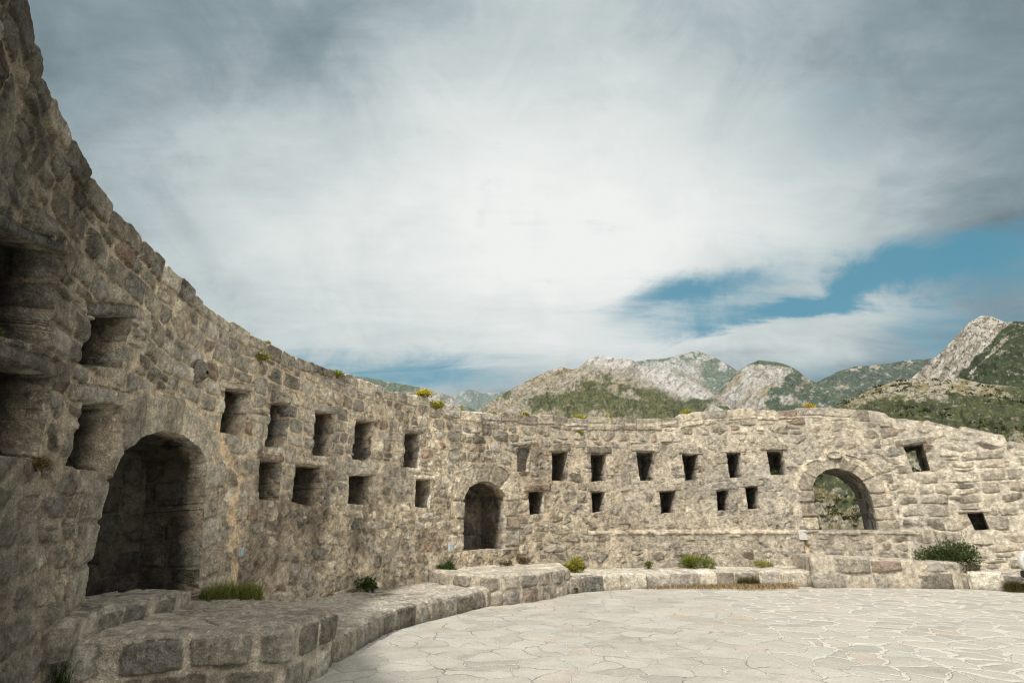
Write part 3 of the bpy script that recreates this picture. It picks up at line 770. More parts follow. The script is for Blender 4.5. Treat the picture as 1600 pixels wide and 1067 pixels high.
platform('threshold_step', 'low dark threshold step of long blocks inside the large left arched niche', 'step',
         [(-4.75, 5.0), (-3.84, 5.15), (-3.88, 5.75), (-4.02, 5.85), (-4.13, 7.72), (-4.9, 7.8)], .55, .79, 42, .013, wr=(.5, .8), tone_=1.0, rnd=.05)
platform('stone_platform', 'pale stone platform with sunlit top in front of the middle arched niche', 'platform',
         [at(712, 899, .55)[:2], at(775, 902, .55)[:2], at(842, 897, .55)[:2], at(889, 889, .55)[:2], (1.35, 16.6), (-.6, 15.9), (-2.1, 14.3)], 0, .56, 43, hr=(.24, .32), wr=(.4, .75), tone_=1.12, topc=(.62, .57, .48))
platform('threshold_step', 'short rough stone step under the sill of the middle arched niche', 'step',
         [at(716, 884, .6)[:2], at(795, 880, .6)[:2] , (-.2, 16.1), (-1.6, 15.3)], .5, .84, 44, hr=(.14, .18), wr=(.2, .4), tone_=1.05)
pr = [at(1270, 917, 0)[:2], at(1390, 918, 0)[:2], at(1500, 920, 0)[:2]]
platform('stone_platform', 'long grey stone platform of two courses below the open right archway', 'platform',
         [pr[0] + (0, -.12), pr[1] + (0, -.1), pr[2] + (0, -.08), (13.0, 16.3), (11.2, 17.8), (8.7, 18.3)], 0, .68, 45, .02, hr=(.28, .36), wr=(.7, 1.5), tone_=1.0, slope=(-.035, 0))

# ------------------------------------------------------------------ courtyard floor
def floor():
    xs = np.arange(-4.6, 18.5, .06); ys = np.arange(-4, 19, .06)
    X, Y = np.meshgrid(xs, ys, indexing='ij'); 
    Zf = .012 * sn(X * .9, Y * .9, 3, 3) + .008 * sn(X * 3, Y * 3, 2, 4)
    V = np.stack([X, Y, Zf], -1)
    m, T, B = new_mat('flagstones')
    co = T.n('ShaderNodeTexCoord').outputs['Object']
    wn = T.n('ShaderNodeTexNoise'); T.put(wn.inputs['Vector'], co); wn.inputs['Scale'].default_value = 1.7; wn.inputs['Detail'].default_value = 3
    vm = T.n('ShaderNodeVectorMath', operation='MULTIPLY_ADD'); T.put(vm.inputs[0], wn.outputs[1]); vm.inputs[1].default_value = (.5, .5, 0); T.put(vm.inputs[2], co)
    wn2 = T.n('ShaderNodeTexNoise'); T.put(wn2.inputs['Vector'], co); wn2.inputs['Scale'].default_value = 14; wn2.inputs['Detail'].default_value = 3
    vm2 = T.n('ShaderNodeVectorMath', operation='MULTIPLY_ADD'); T.put(vm2.inputs[0], wn2.outputs[1]); vm2.inputs[1].default_value = (.05, .05, 0); T.put(vm2.inputs[2], vm.outputs[0])
    def vor(scale, feat):
        v = T.n('ShaderNodeTexVoronoi', voronoi_dimensions='2D', feature=feat); T.put(v.inputs['Vector'], vm2.outputs[0]); v.inputs['Scale'].default_value = scale; return v
    ed = vor(2.2, 'DISTANCE_TO_EDGE').outputs['Distance']; cell = vor(2.2, 'F1').outputs['Color']
    sep = T.n('ShaderNodeSeparateXYZ'); T.put(sep.inputs[0], co)
    big = T.noise(co, .35, 3, .5)
    # joints are broad and pale to the right, fine and partly worn out on the left
    wj = T.m('MULTIPLY', T.mr(T.m('ADD', sep.outputs[0], T.m('MULTIPLY', big, 3.0)), 4.2, 7.5, .030, .105), T.mr(T.noise(co, 2.5, 3), .3, .7, .45, 1.4))
    joint = T.mr(T.m('DIVIDE', ed, wj), .55, 1.15, 1., 0.)
    cs_ = T.n('ShaderNodeSeparateColor'); T.put(cs_.inputs[0], cell)
    nf = T.noise(co, 3.0, 6, .65); ng = T.noise(co, 38, 4, .7)
    c = T.mixc(cs_.outputs[0], c4((.33, .315, .28)), c4((.47, .455, .41)))
    c = T.mixc(T.mr(cs_.outputs[1], .80, .98, 0, .5), c, c4((.47, .37, .28)))
    c = T.mixc(T.mr(nf, .35, .7, 0, .5), c, c4((.51, .49, .44)))
    c = T.mixc(T.m('MULTIPLY', joint, T.mr(big, .3, .6, .75, .95)), c, c4((.60, .58, .52)))
    dust = T.mr(T.noise(co, 1.1, 5, .6), .42, .66, 0, .7)
    c = T.mixc(T.m('MULTIPLY', dust, T.mr(sep.outputs[0], 2, 6, 1., .3)), c, c4((.53, .51, .455)))
    crack = T.m('MULTIPLY', T.mr(ed, .012, .003, 0, 1), T.mr(T.noise(co, 1.9, 3), .48, .64, 0, .65))
    crack = T.m('MULTIPLY', crack, T.mr(sep.outputs[0], 3, 8, 1., .3))
    c = T.mixc(crack, c, c4((.13, .105, .075)))
    dark_mask = T.mr(T.noise(co, 7, 6, .7), .60, .74, 0, .45); c = T.mixc(dark_mask, c, c4((.30, .26, .20)))  # scattered brown dirt patches
    k = T.mr(ng, .3, .7, .84, 1.13); cc = T.n('ShaderNodeCombineColor')
    for q in range(3): T.put(cc.inputs[q], k)
    c = T.mixc(1.0, c, cc.outputs[0], 'MULTIPLY')
    T.put(B.inputs['Base Color'], c); B.inputs['Roughness'].default_value = .88
    hgt = T.m('ADD', T.m('MULTIPLY', joint, -.55), T.m('ADD', T.m('MULTIPLY', nf, .9), T.m('MULTIPLY', cs_.outputs[2], .5)))
    hgt = T.m('SUBTRACT', hgt, T.m('MULTIPLY', crack, .8))
    T.put(B.inputs['Normal'], T.bump(ng, .4, .008, T.bump(hgt, .9, .035)))
    o = make_mesh('courtyard_floor', V.reshape(-1, 3), grid_faces(len(xs), len(ys)).reshape(-1, 4), m)
    tag(o, 'pale sunlit courtyard paved with irregular flagstones and light mortar joints', 'floor', kind='structure')
floor()

# ------------------------------------------------------------------ plants
def leaf_quads(n, cen, dirs, size, r, narrow=.45):
    """rhombic leaves at points cen, roughly along dirs"""
    a = dirs / (np.linalg.norm(dirs, axis=1, keepdims=True) + 1e-9)
    b = np.cross(a, r.normal(size=(n, 3))); b /= (np.linalg.norm(b, axis=1, keepdims=True) + 1e-9)
    L = size * r.uniform(.6, 1.35, (n, 1)); w = L * narrow
    droop = np.cross(a, b) * L * .18
    V = np.stack([cen, cen + a * L * .5 + b * w * .5 + droop, cen + a * L, cen + a * L * .5 - b * w * .5 + droop], 1)
    return V.reshape(-1, 3), np.arange(n * 4).reshape(n, 4)
def plant_mesh(name, parts_V, parts_F, parts_C, mat, parent):
    V = np.vstack(parts_V); C = np.vstack(parts_C); off = 0; F_ = []
    for v, f in zip(parts_V, parts_F): F_.append(f + off); off += len(v)
    return make_mesh(name, V, np.vstack(F_), mat, parent, C, smooth=False, uniq=False)
def bush(loc, rad, hgt, n, leaf, cols, label, seed, name='leafy_shrub', cat='shrub', flowers=0, fcol=(.75, .58, .05), sprawl=.0, lumps=9, up=.5, spikes=0, group=None, parts=True):
    r = np.random.RandomState(seed); loc = np.array(loc, float)
    t = empty(name, tuple(loc)); tag(t, label, cat, group)
    # lumps of foliage spread over an uneven dome, joined by stems
    th_ = r.uniform(0, 6.283, lumps); rr = np.sqrt(r.uniform(0, 1, lumps)) * rad * .8
    lc = np.stack([np.cos(th_) * rr, np.sin(th_) * rr * .8, hgt * (.22 + .55 * r.uniform(0, 1, lumps) * (1 - .5 * (rr / rad) ** 2))], 1); lr = r.uniform(.25, .5, lumps) * min(rad, hgt * 1.2)
    k = r.randint(0, lumps, n); dv = r.normal(size=(n, 3)); dv /= np.linalg.norm(dv, axis=1, keepdims=True)
    q = lc[k] + dv * (lr[k] * r.uniform(.35, 1.12, n) ** .6)[:, None] * (1, 1, .8)
    q[:, 2] = np.abs(q[:, 2]) + .005
    dirs = dv + np.array((0, 0, up)) + r.normal(size=(n, 3)) * .4
    V, Fq = leaf_quads(n, q, dirs, leaf, r)
    c0, c1 = np.array(cols[0]), np.array(cols[1])
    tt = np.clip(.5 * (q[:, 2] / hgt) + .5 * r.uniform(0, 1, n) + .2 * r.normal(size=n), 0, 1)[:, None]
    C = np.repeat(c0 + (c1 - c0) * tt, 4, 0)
    make_mesh('foliage', V, Fq, M_LEAF, t, C, smooth=False, uniq=False)
    # stems
    SV, SF = [], []
    ends = [l for l in lc] + [np.array((r.normal() * rad * .6, r.normal() * rad * .5, hgt * r.uniform(.9, 1.35))) for _ in range(spikes)]
    for e in ends:
        pts = np.array([(0, 0, 0), e * (.5, .5, .55) + r.normal(size=3) * .03 * rad, e]); pts = catmull(pts, 4)
        for a, b in zip(pts[:-1], pts[1:]):
            w = max(.0025, leaf * .07); x_ = np.array((w, 0, 0)); y_ = np.array((0, w, 0)); o_ = len(SV) * 1
            base = sum(len(s) for s in SV)
            SV.append(np.array([a - x_, a + y_ * .8, a + x_, b - x_, b + y_ * .8, b + x_])); SF += [(base, base + 1, base + 4, base + 3), (base + 1, base + 2, base + 5, base + 4), (base + 2, base, base + 3, base + 5)]
    make_mesh('stem', np.vstack(SV), np.array(SF), M_STEM, t, smooth=False, uniq=False)
    if spikes:                                       # thin leaf sprays on the long shoots
        m_ = spikes * 24; pick = r.randint(0, spikes, m_); f_ = r.uniform(.35, 1, m_)[:, None]
        q = np.array(ends[-spikes:])[pick] * f_ + r.normal(size=(m_, 3)) * .015
        V, Fq = leaf_quads(m_, q, r.normal(size=(m_, 3)), leaf * .7, r); make_mesh('shoot_leaves', V, Fq, M_LEAF, t, np.repeat(c0 + (c1 - c0) * r.uniform(.2, .9, (m_, 1)), 4, 0), smooth=False, uniq=False)
    if flowers:
        fl_ = r.randint(0, lumps, flowers); q = lc[fl_] + r.normal(size=(flowers, 3)) * (lr[fl_] * .5)[:, None]; q[:, 2] = np.maximum(q[:, 2], hgt * .35) + .25 * lr[fl_]
        V, Fq = leaf_quads(flowers, q, r.normal(size=(flowers, 3)) + (0, 0, .6), leaf * .9, r, .9)
        fo_ = make_mesh('flowers', V, Fq, M_LEAF, t, np.repeat(np.array(fcol) * r.uniform(.7, 1.15, (flowers, 1)), 4, 0), smooth=False, uniq=False); fo_['kind'] = 'stuff'
    return t
def blades(n, cen, hgt, spread, r, width, droop=.4):
    ang = r.uniform(0, 6.283, n); out = np.stack([np.cos(ang), np.sin(ang), 0 * ang], 1); side = np.stack([-np.sin(ang), np.cos(ang), 0 * ang], 1)
    Lh = hgt * r.uniform(.45, 1.15, (n, 1)); sp = spread * r.uniform(.1, 1, (n, 1)); w = width * r.uniform(.6, 1.2, (n, 1)); up = np.array((0, 0, 1.))
    p0 = cen; p1 = cen + out * sp * .35 + up * Lh * .6; p2 = cen + out * sp + up * Lh * (1 - droop * r.uniform(0, 1, (n, 1)))
    V = np.stack([p0 - side * w, p0 + side * w, p1 + side * w * .8, p1 - side * w * .8, p2 + side * w * .15, p2 - side * w * .15], 1).reshape(-1, 3)
    b = np.arange(n)[:, None] * 6
    return V, np.vstack([b + np.array([0, 1, 2, 3]), b + np.array([3, 2, 4, 5])])
def grass(loc, rad, hgt, n, cols, label, seed, name='grass_tuft', cat='grass tuft', width=.004, group=None, ry=.6):
    r = np.random.RandomState(seed); g = np.random.RandomState(seed + 1)
    th_ = r.uniform(0, 6.283, n); rr = r.uniform(0, 1, n) ** .6 * rad
    cen = np.stack([np.cos(th_) * rr, np.sin(th_) * rr * ry, 0 * rr], 1)
    V, F_ = blades(n, cen, hgt, hgt * .75, r, width)
    c0, c1 = np.array(cols[0]), np.array(cols[1]); C = np.repeat(c0 + (c1 - c0) * r.uniform(0, 1, (n, 1)), 6, 0)
    o = make_mesh(name, V, F_, M_LEAF, None, C, smooth=False, uniq=False); o.location = loc
    return tag(o, label, cat, group)
def wfoot(px, out, z):
    s_, z_ = W.hit(px, 800); x_, y_ = W.pos(s_, out); return np.array((float(x_), float(y_), z))
def wz(px, py, out=.05, dz=0.):                    # point on the wall face seen there
    s_, z_ = W.hit(px, py); x_, y_ = W.pos(s_, out); return (float(x_), float(y_), z_ + dz)
def wt_(px, back=.15, dz=0.):                      # point on top of the wall near that bearing
    py = np.interp(px, [p[0] for p in TOPPX], [p[1] for p in TOPPX]); s_, z_ = W.hit(px, py); x_, y_ = W.pos(s_, -back)
    return (float(x_), float(y_), float(np.interp(s_, cs, ZTc)) + dz)
GR = ((.035, .055, .012), (.13, .17, .035)); DK = ((.024, .042, .012), (.09, .13, .035)); YG = ((.10, .13, .02), (.42, .40, .06)); OL = ((.07, .07, .022), (.20, .18, .07)); YE = ((.16, .17, .03), (.46, .42, .07))
p = at(366, 948, .5); grass((p[0] - .05, p[1] - .1, .56), .46, .30, 3000, ((.07, .09, .02), (.34, .37, .10)), 'wide soft clump of fresh green grass beside the large left arched niche', 1, width=.003)
p = wz(52, 1064, .12, -.16); grass(p, .2, .36, 700, DK, 'dark grass tuft in the shadowed bottom left corner at the wall foot', 2, width=.004)
bush(at(572, 928, .3) + (-.02, .12, 0), .2, .34, 700, .05, DK, 'small dark shrub at the wall foot left of the middle platform', 3, name='wall_shrub', spikes=5)
bush(at(699, 909, .3), .3, .48, 1500, .06, ((.02, .04, .012), (.085, .13, .035)), 'dense green shrub at the left end of the middle platform', 4, name='wall_shrub', spikes=5)
bush(at(899, 894, .36), .34, .38, 1500, .06, YG, 'yellow green shrub at the wall foot right of the middle platform', 5, name='wall_shrub', spikes=5, flowers=120, fcol=(.5, .42, .05))
bush(wfoot(1068, .7, .36), .50, .38, 2200, .055, ((.05, .075, .015), (.26, .29, .05)), 'wide low bright green shrub in the middle of the far walkway', 6, name='wall_shrub', spikes=5, lumps=13)
bush(at(1488, 892, .4), .75, .80, 5200, .06, DK, 'largest dark green bush at the wall foot right of the long platform', 7, lumps=16, spikes=16, name='wall_shrub')
bush(at(893, 926, .0) + (0, -.06, 0), .14, .24, 350, .05, GR, 'little weed at the foot of the kerb touching the middle platform corner', 8, name='weed', cat='weed')
bush(at(925, 923, .0) + (0, -.06, 0), .13, .2, 300, .045, GR, 'little round weed at the kerb a step right of the middle platform corner', 9, name='weed', cat='weed')
bush(wfoot(997, .42, .38), .13, .22, 300, .05, ((.07, .08, .02), (.22, .22, .06)), 'small olive weed at the wall foot left of the wide bright shrub', 10, name='weed', cat='weed')
bush(wfoot(1170, .5, .38), .34, .2, 650, .045, YG, 'flat yellowish weed at the wall foot right of the wide bright shrub', 11, name='weed', cat='weed')
grass(at(1166, 916, .0) + (0, -.05, .0), .32, .30, 1500, ((.07, .065, .02), (.20, .17, .06)), 'rounded brown green grass tuft growing against the kerb beside dried straw', 12, width=.006)
grass(at(1325, 915, .0) + (0, -.14, .0), .20, .22, 500, YG, 'yellow green grass tuft at the front of the long right platform', 13, width=.006)
grass(at(1588, 924, .0) + (0, -.05, .0), .26, .30, 1100, ((.05, .05, .015), (.15, .14, .05)), 'dark olive grass tuft at the kerb near the right edge', 14, width=.006)
grass(at(1415, 917, .0) + (0, -.14, .0), .15, .12, 300, OL, 'short faded grass at the foot of the long right platform', 15, width=.006)
grass(at(1518, 919, .0) + (0, -.08, .0), .22, .14, 400, OL, 'short brownish grass at the kerb just past the long right platform', 16, width=.006)
bush(wt_(408, -.06, -.42), .13, .28, 420, .035, YG, 'yellow green tuft hanging on the wall face just above the leftmost far niches', 17, name='wall_plant', cat='plant')
bush(wt_(424, .1, 0), .07, .08, 160, .03, YE, 'tiny yellow tuft on the wall top beside the hanging yellow green tuft', 18, name='wall_plant', cat='plant')
bush(wt_(525, -.03, -.16), .14, .2, 420, .035, YG, 'green cushion plant on the wall edge above the left row of niches', 19, name='wall_plant', cat='plant')
bush(wt_(661, -.0, -.04), .22, .15, 600, .04, YE, 'yellow flowering cushion plant on the wall top', 20, name='wall_plant', cat='plant', flowers=500, fcol=(.75, .60, .05))
bush(wt_(680, -.04, -.2), .22, .26, 700, .04, ((.12, .15, .02), (.50, .48, .06)), 'yellow green plant drooping over the wall edge below the yellow flowering cushion', 21, name='wall_plant', cat='plant', flowers=160, fcol=(.65, .55, .04))
for i, (px, rad, c_, lb) in enumerate([(724, .10, YE, 'pale yellow tuft on the wall top left of the middle arch'), (775, .12, YE, 'pale yellow tuft on the wall top right above the middle arch'),
        (824, .14, YG, 'small green yellow tuft on the wall top above the blind slot'), (906, .2, YE, 'bright yellow tuft on the wall top above the second far niche'),
        (953, .12, YG, 'small brownish yellow tuft on the wall top above the third far niche'), (1077, .2, YE, 'green yellow tuft on the wall top above the fifth far niche'),
        (1267, .22, ((.25, .17, .03), (.62, .42, .05)), 'orange yellow tuft on the wall top left of the open archway')]):
    bush(wt_(px, .12, -.04), rad, rad * .8, 420, .05, c_, lb, 30 + i, name='wall_plant', cat='plant', flowers=90)
bush(wz(907, 679), .09, .12, 160, .04, YG, 'tiny bright green plant rooted in a joint above the far niches', 40, name='wall_plant', cat='plant')
bush(wz(366, 655, -.28, -.12), .13, .32, 420, .05, DK, 'dark green fern growing inside the niche right of the large arch', 41, name='wall_plant', cat='plant')
bush(wz(1214, 740, -.2, -.02), .11, .12, 160, .05, GR, 'small green plant growing inside the niche left of the open archway', 42, name='wall_plant', cat='plant')
bush(wz(48, 725, .05, -.06), .07, .12, 260, .028, ((.12, .08, .03), (.25, .17, .06)), 'brown dry weed on the wall below the lower left large niche', 43, name='wall_plant', cat='plant')
bush(wz(10, 520, -.1, -.04), .07, .10, 200, .03, GR, 'dark green weed on the sill of the upper left large niche', 44, name='wall_plant', cat='plant')
bush(at(791, 885, .56), .15, .16, 260, .05, OL, 'olive weed on the middle platform beside the short step', 45, name='weed', cat='weed')
bush(at(816, 884, .56) + (0, .4, 0), .2, .3, 500, .05, ((.10, .07, .04), (.27, .2, .12)), 'withered brown weed on the middle platform against the wall', 46, name='weed', cat='weed')
def straw():
    r = np.random.RandomState(5); n = 9000
    px = r.uniform(1000, 1235, n); base = np.array([at(x, 916, 0)[:2] for x in np.linspace(1000, 1235, 30)])
    bx = np.interp(px, np.linspace(1000, 1235, 30), base[:, 0]); by = np.interp(px, np.linspace(1000, 1235, 30), base[:, 1])
    cen = np.stack([bx, by - .02 - np.abs(r.normal(size=n)) * .30 * (.5 + fbm(bx, bx * 0, 2, 3)), np.full(n, .012)], 1)
    V, F_ = blades(n, cen, .11, .14, r, .008, .5)
    C = np.repeat(np.array((.42, .32, .19)) * r.uniform(.5, 1.25, (n, 1)), 6, 0)
    o = make_mesh('dried_grass', V, F_, M_LEAF, None, C, smooth=False, uniq=False); tag(o, 'litter of dry golden straw lying along the far kerb', 'dried grass', kind='stuff')
straw()

# ------------------------------------------------------------------ small fittings on the wall
import bmesh
def bm_obj(name, bm, mat, parent=None, bevel=0.):
    if bevel: bmesh.ops.bevel(bm, geom=list(bm.edges), offset=bevel, segments=2, affect='EDGES')
    me = bpy.data.meshes.new(name); bm.to_mesh(me); bm.free(); me.materials.append(mat); o = bpy.data.objects.new(name, me); COL.objects.link(o)
    if parent: o.parent = parent
    return o
def box(sx, sy, sz, c=(0, 0, 0)):
    bm = bmesh.new(); bmesh.ops.create_cube(bm, size=1)
    for v in bm.verts: v.co = (v.co.x * sx + c[0], v.co.y * sy + c[1], v.co.z * sz + c[2])
    return bm
M_WHITE = simple_mat('white_painted_metal', (.50, .50, .47), .45, 30, .1); M_GLASS = simple_mat('lamp_glass', (.30, .42, .48), .15, 8, .15)
M_IRON = simple_mat('dark_iron', (.05, .045, .04), .5, 40, .3, .6); M_BLACK = simple_mat('black_plastic', (.03, .03, .03), .5)
def orient(t, px, py, out, dz=0., tilt=0.):
    s_, z_ = W.hit(px, py); x_, y_ = W.pos(s_, out); t.location = (float(x_), float(y_), z_ + dz)
    nx_ = np.interp(s_, W.s, W.nx); ny_ = np.interp(s_, W.s, W.ny); t.rotation_euler = (tilt, 0, math.atan2(ny_, nx_) + math.pi / 2)   # local -y points into the court
def lamp(px, py, sx, sz, label, out=.10, glass=None):
    t = empty('wall_floodlight'); tag(t, label, 'floodlight'); orient(t, px, py, out, 0, R(-8))
    bm_obj('housing', box(sx, .05, sz), M_WHITE, t, .008); bm_obj('glass', box(sx * .74, .006, sz * .74, (0, -.028, 0)), glass or M_GLASS, t, .002)
    bm_obj('bracket', box(.03, .14, .03, (sx * .3, .08, -sz * .3)), M_WHITE, t, .004)
lamp(366, 862, .105, .125, 'small pale blue glass floodlight box on the cream seam right of the large arch')
lamp(700, 855, .15, .19, 'small white floodlight box low on the wall left of the middle arch')
lamp(1250, 835, .22, .30, 'white floodlight box at the lower left corner of the open archway', .2, simple_mat('pale_glass', (.42, .42, .40), .3, 8, .1))
def carved(px, py, w, h_, label, oval=False, name='carved_stone'):
    t = empty(name); tag(t, label, 'carved stone'); orient(t, px, py, .07)
    n = 44; a = np.linspace(0, 2 * np.pi, n, endpoint=False); e = .55 if not oval else .85
    cx = np.sign(np.cos(a)) * np.abs(np.cos(a)) ** e; cz = np.sign(np.sin(a)) * np.abs(np.sin(a)) ** e
    prof = [(1.0, .08), (1.02, -.01), (.97, -.03), (.80, -.035), (.72, -.012), (.6, .0), (.3, .004), (0.02, .004)]
    V = np.array([[(cx[i] * w / 2 * r_ * (1 + .03 * math.sin(7 * a[i])), y_ + .004 * math.sin(11 * a[i] + r_ * 9), cz[i] * h_ / 2 * r_) for r_, y_ in prof] for i in range(n)])
    C = np.broadcast_to(np.array([(.42, .38, .31) if k < 4 else (.47, .44, .37) for k in range(len(prof))]), (n, len(prof), 3)) * (1 + .15 * np.random.RandomState(3).normal(size=(n, len(prof), 1)) * .6)
    make_mesh('frame', V.reshape(-1, 3), grid_faces(n, len(prof), True)[:, :4].reshape(-1, 4), M_STONE, t, C.reshape(-1, 3))
    make_mesh('tablet', V.reshape(-1, 3), grid_faces(n, len(prof), True)[:, 4:].reshape(-1, 4), M_STONE, t, C.reshape(-1, 3))
carved(761, 710, .30, .24, 'small carved square stone with rounded frame set above the middle arch')
carved(1303, 711, .42, .24, 'oval framed white stone tablet set in cream mortar above the open archway', True)
def spout():
    t = empty('stone_spout'); tag(t, 'round dark stone spout with a small hole set high above the large left arch', 'spout'); orient(t, 308, 579, .035)
    n = 40; a = np.linspace(0, 2 * np.pi, n, endpoint=False)
    prof = [(.16, .08), (.155, -.01), (.14, -.035), (.12, -.04), (.105, -.03), (.095, -.05), (.07, -.085), (.045, -.10), (.034, -.10), (.028, -.08), (.026, .02), (.002, .02)]
    V = np.array([[(math.cos(x) * r_ * 1.15 + (.03 if r_ < .1 else 0), y_, math.sin(x) * r_ * (1 + .05 * math.sin(3 * x)) - (.02 if r_ < .1 else 0)) for r_, y_ in prof] for x in a])
    C = np.broadcast_to(np.array([(.34, .31, .26)] * 5 + [(.30, .275, .235)] * 4 + [(.01, .01, .01)] * 3), (n, len(prof), 3))
    make_mesh('rim', V.reshape(-1, 3), grid_faces(n, len(prof), True)[:, :4].reshape(-1, 4), M_STONE, t, C.reshape(-1, 3))
    make_mesh('nozzle', V.reshape(-1, 3), grid_faces(n, len(prof), True)[:, 4:].reshape(-1, 4), M_STONE, t, C.reshape(-1, 3))
    bm = bmesh.new()
    pts = [(math.cos(x) * .185, -.02, math.sin(x) * .15) for x in np.linspace(-1.2, 3.6, 26)]
    for p0, p1 in zip(pts[:-1], pts[1:]):
        d_ = .004; vs = [bm.verts.new(q) for q in ((p0[0], p0[1] - d_, p0[2]), (p1[0], p1[1] - d_, p1[2]), (p1[0] * 1.04, p1[1] + d_, p1[2] * 1.04), (p0[0] * 1.04, p0[1] + d_, p0[2] * 1.04))]; bm.faces.new(vs)
    bm_obj('iron_ring', bm, M_IRON, t)
spout()
def edge_light():
    t = empty('ground_floodlight', tuple(at(1618, 901, .36))); tag(t, 'round white lamp on a black base cut by the right edge', 'floodlight')
    n = 32; a = np.linspace(0, 2 * np.pi, n, endpoint=False); prof = [(.30, .07), (.31, 0), (.29, -.06), (.25, -.075), (.235, -.05), (.1, -.06), (.002, -.062)]
    V = np.array([[(math.cos(x) * r_, y_, .33 + math.sin(x) * r_) for r_, y_ in prof] for x in a])
    make_mesh('housing', V.reshape(-1, 3), grid_faces(n, len(prof), True)[:, :4].reshape(-1, 4), M_WHITE, t, uniq=True)
    make_mesh('lens', V.reshape(-1, 3), grid_faces(n, len(prof), True)[:, 4:].reshape(-1, 4), simple_mat('lens_brown', (.28, .18, .17), .3), t, uniq=True)
    bm_obj('base', box(.56, .26, .16, (.02, 0, .06)), M_BLACK, t, .02)
edge_light()

# ------------------------------------------------------------------ terrain and mountains
M_LAND = attr_mat('land', .95, 0, .9, .5, .7)
M_FAR = attr_mat('far_land', .95, 0, .07, 9., 1.0)
def terrain():
    rr = np.r_[np.linspace(0, 60, 31), np.geomspace(64, 14000, 70)]; aa = np.linspace(0, 2 * np.pi, 181)[:-1]
    A_, R_ = np.meshgrid(aa, rr, indexing='ij'); cx, cy = 7.0, 7.0
    Zt = -.45 - sstep(14, 60, R_) * 9 - sstep(60, 600, R_) * 20
    Zt = Zt + 3.0 * sn(A_ * 6, np.log(R_ + 5) * 4, 4, 3) * sstep(25, 120, R_)
    X, Y = cx + R_ * np.cos(A_), cy + R_ * np.sin(A_)
    g = fbm(X * .05, Y * .05, 5, 8); C = mixc(np.broadcast_to(np.array((.22, .19, .11)), X.shape + (3,)), np.array((.06, .075, .03)), sstep(.42, .58, g))
    o = make_mesh('terrain', np.stack([X, Y, Zt], -1).reshape(-1, 3), grid_faces(len(aa), len(rr), True).reshape(-1, 4), M_LAND, None, C.reshape(-1, 3))
    tag(o, 'dry scrub covered ground falling away outside the wall', 'ground', kind='structure')
terrain()
HAZE = np.array((.24, .30, .355))  # aerial haze painted into the slope albedo, one fixed amount per range
def px_of(X, Y, Z):
    r = np.hypot(X, Y); dz = Z - EYE; c, s_ = math.cos(TH), math.sin(TH)
    dep = Y * c + dz * s_; up = -Y * s_ + dz * c
    return 800 + F * X / dep, 533.5 - F * up / dep
def mountain(name, label, sil, D, r0, z0, colf, haze, seed, amp=.05, prof=1.15, ni=620, nj=240, jag=.6, back=.35, extra=(0.03, .03), bend=0.):
    az = []; el = []; r0 = r0 if D < 700 else .72 * D
    for (x, y) in sil:
        r = ray(x, y); az.append(math.atan2(r[0], r[1])); el.append(r[2] / math.hypot(r[0], r[1]))
    az = np.array(az); el = np.array(el)
    a = np.linspace(az[0] - extra[0], az[-1] + extra[1], ni); e = np.interp(a, az, el)
    kk = np.ones(7) / 7; e = np.convolve(np.pad(e, 3, 'edge'), kk, 'valid')
    e = e + jag * .0016 * sn(a * 160, a * 0, 4, seed, .6)
    zr = EYE + e * D; e_s = np.convolve(np.pad(np.interp(a, az, el), 12, 'edge'), np.ones(25) / 25, 'valid'); zs_ = EYE + e_s * D
    v = np.r_[np.linspace(0, 1, nj), 1 + np.linspace(0, 1, 26)[1:] * back]; A_, V_ = np.meshgrid(a, v, indexing='ij')
    ZR = zr[:, None]; rr = r0 + (D - r0) * np.minimum(V_, 1) + (V_ > 1) * (V_ - 1) * D
    Zm = z0 + (zs_[:, None] - z0) * np.minimum(V_, 1) ** prof + (ZR - zs_[:, None]) * sstep(.8, 1, V_)
    Zm = np.where(V_ > 1, ZR - (ZR - z0) * ((V_ - 1) / back) ** 1.2, Zm)
    sc_ = 60 * D / 1000 / 60
    w = np.clip(4 * V_ * (1 - V_), 0, 1) ** .8
    rid = 1 - np.abs(sn(A_ * 26 + V_ * 1.5, V_ * 7, 3, seed + 1, .55)) * 2
    rid2 = 1 - np.abs(sn(A_ * 90 + V_ * 6, V_ * 26, 2, seed + 2, .5)) * 2
    Zm = Zm + (ZR - z0) * amp * w * (rid * 1.2 + rid2 * .35 - .4)
    Zm = Zm + (ZR - z0) * .006 * np.where(V_ < 1, sstep(0, .05, 1 - V_), 0) * sn(A_ * 300, V_ * 60, 3, seed + 7)
    X, Y = rr * np.sin(A_), rr * np.cos(A_)
    PX, PY = px_of(X, Y, Zm)
    C = colf(PX, PY, A_, V_)
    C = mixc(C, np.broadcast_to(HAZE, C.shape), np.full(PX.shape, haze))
    o = make_mesh(name, np.stack([X, Y, Zm], -1).reshape(-1, 3), grid_faces(ni, len(v)).reshape(-1, 4), M_LAND if D < 700 else M_FAR, None, C.reshape(-1, 3))
    tag(o, label, 'mountain' if D > 700 else 'hill', kind='structure'); return A_, V_, X, Y, Zm
ROCK = np.array((.37, .35, .32)); TAN = np.array((.25, .215, .145)); GRN = np.array((.065, .085, .030)); DGR = np.array((.030, .042, .020))
def bc(c, X): return np.broadcast_to(np.array(c, float), X.shape + (3,))
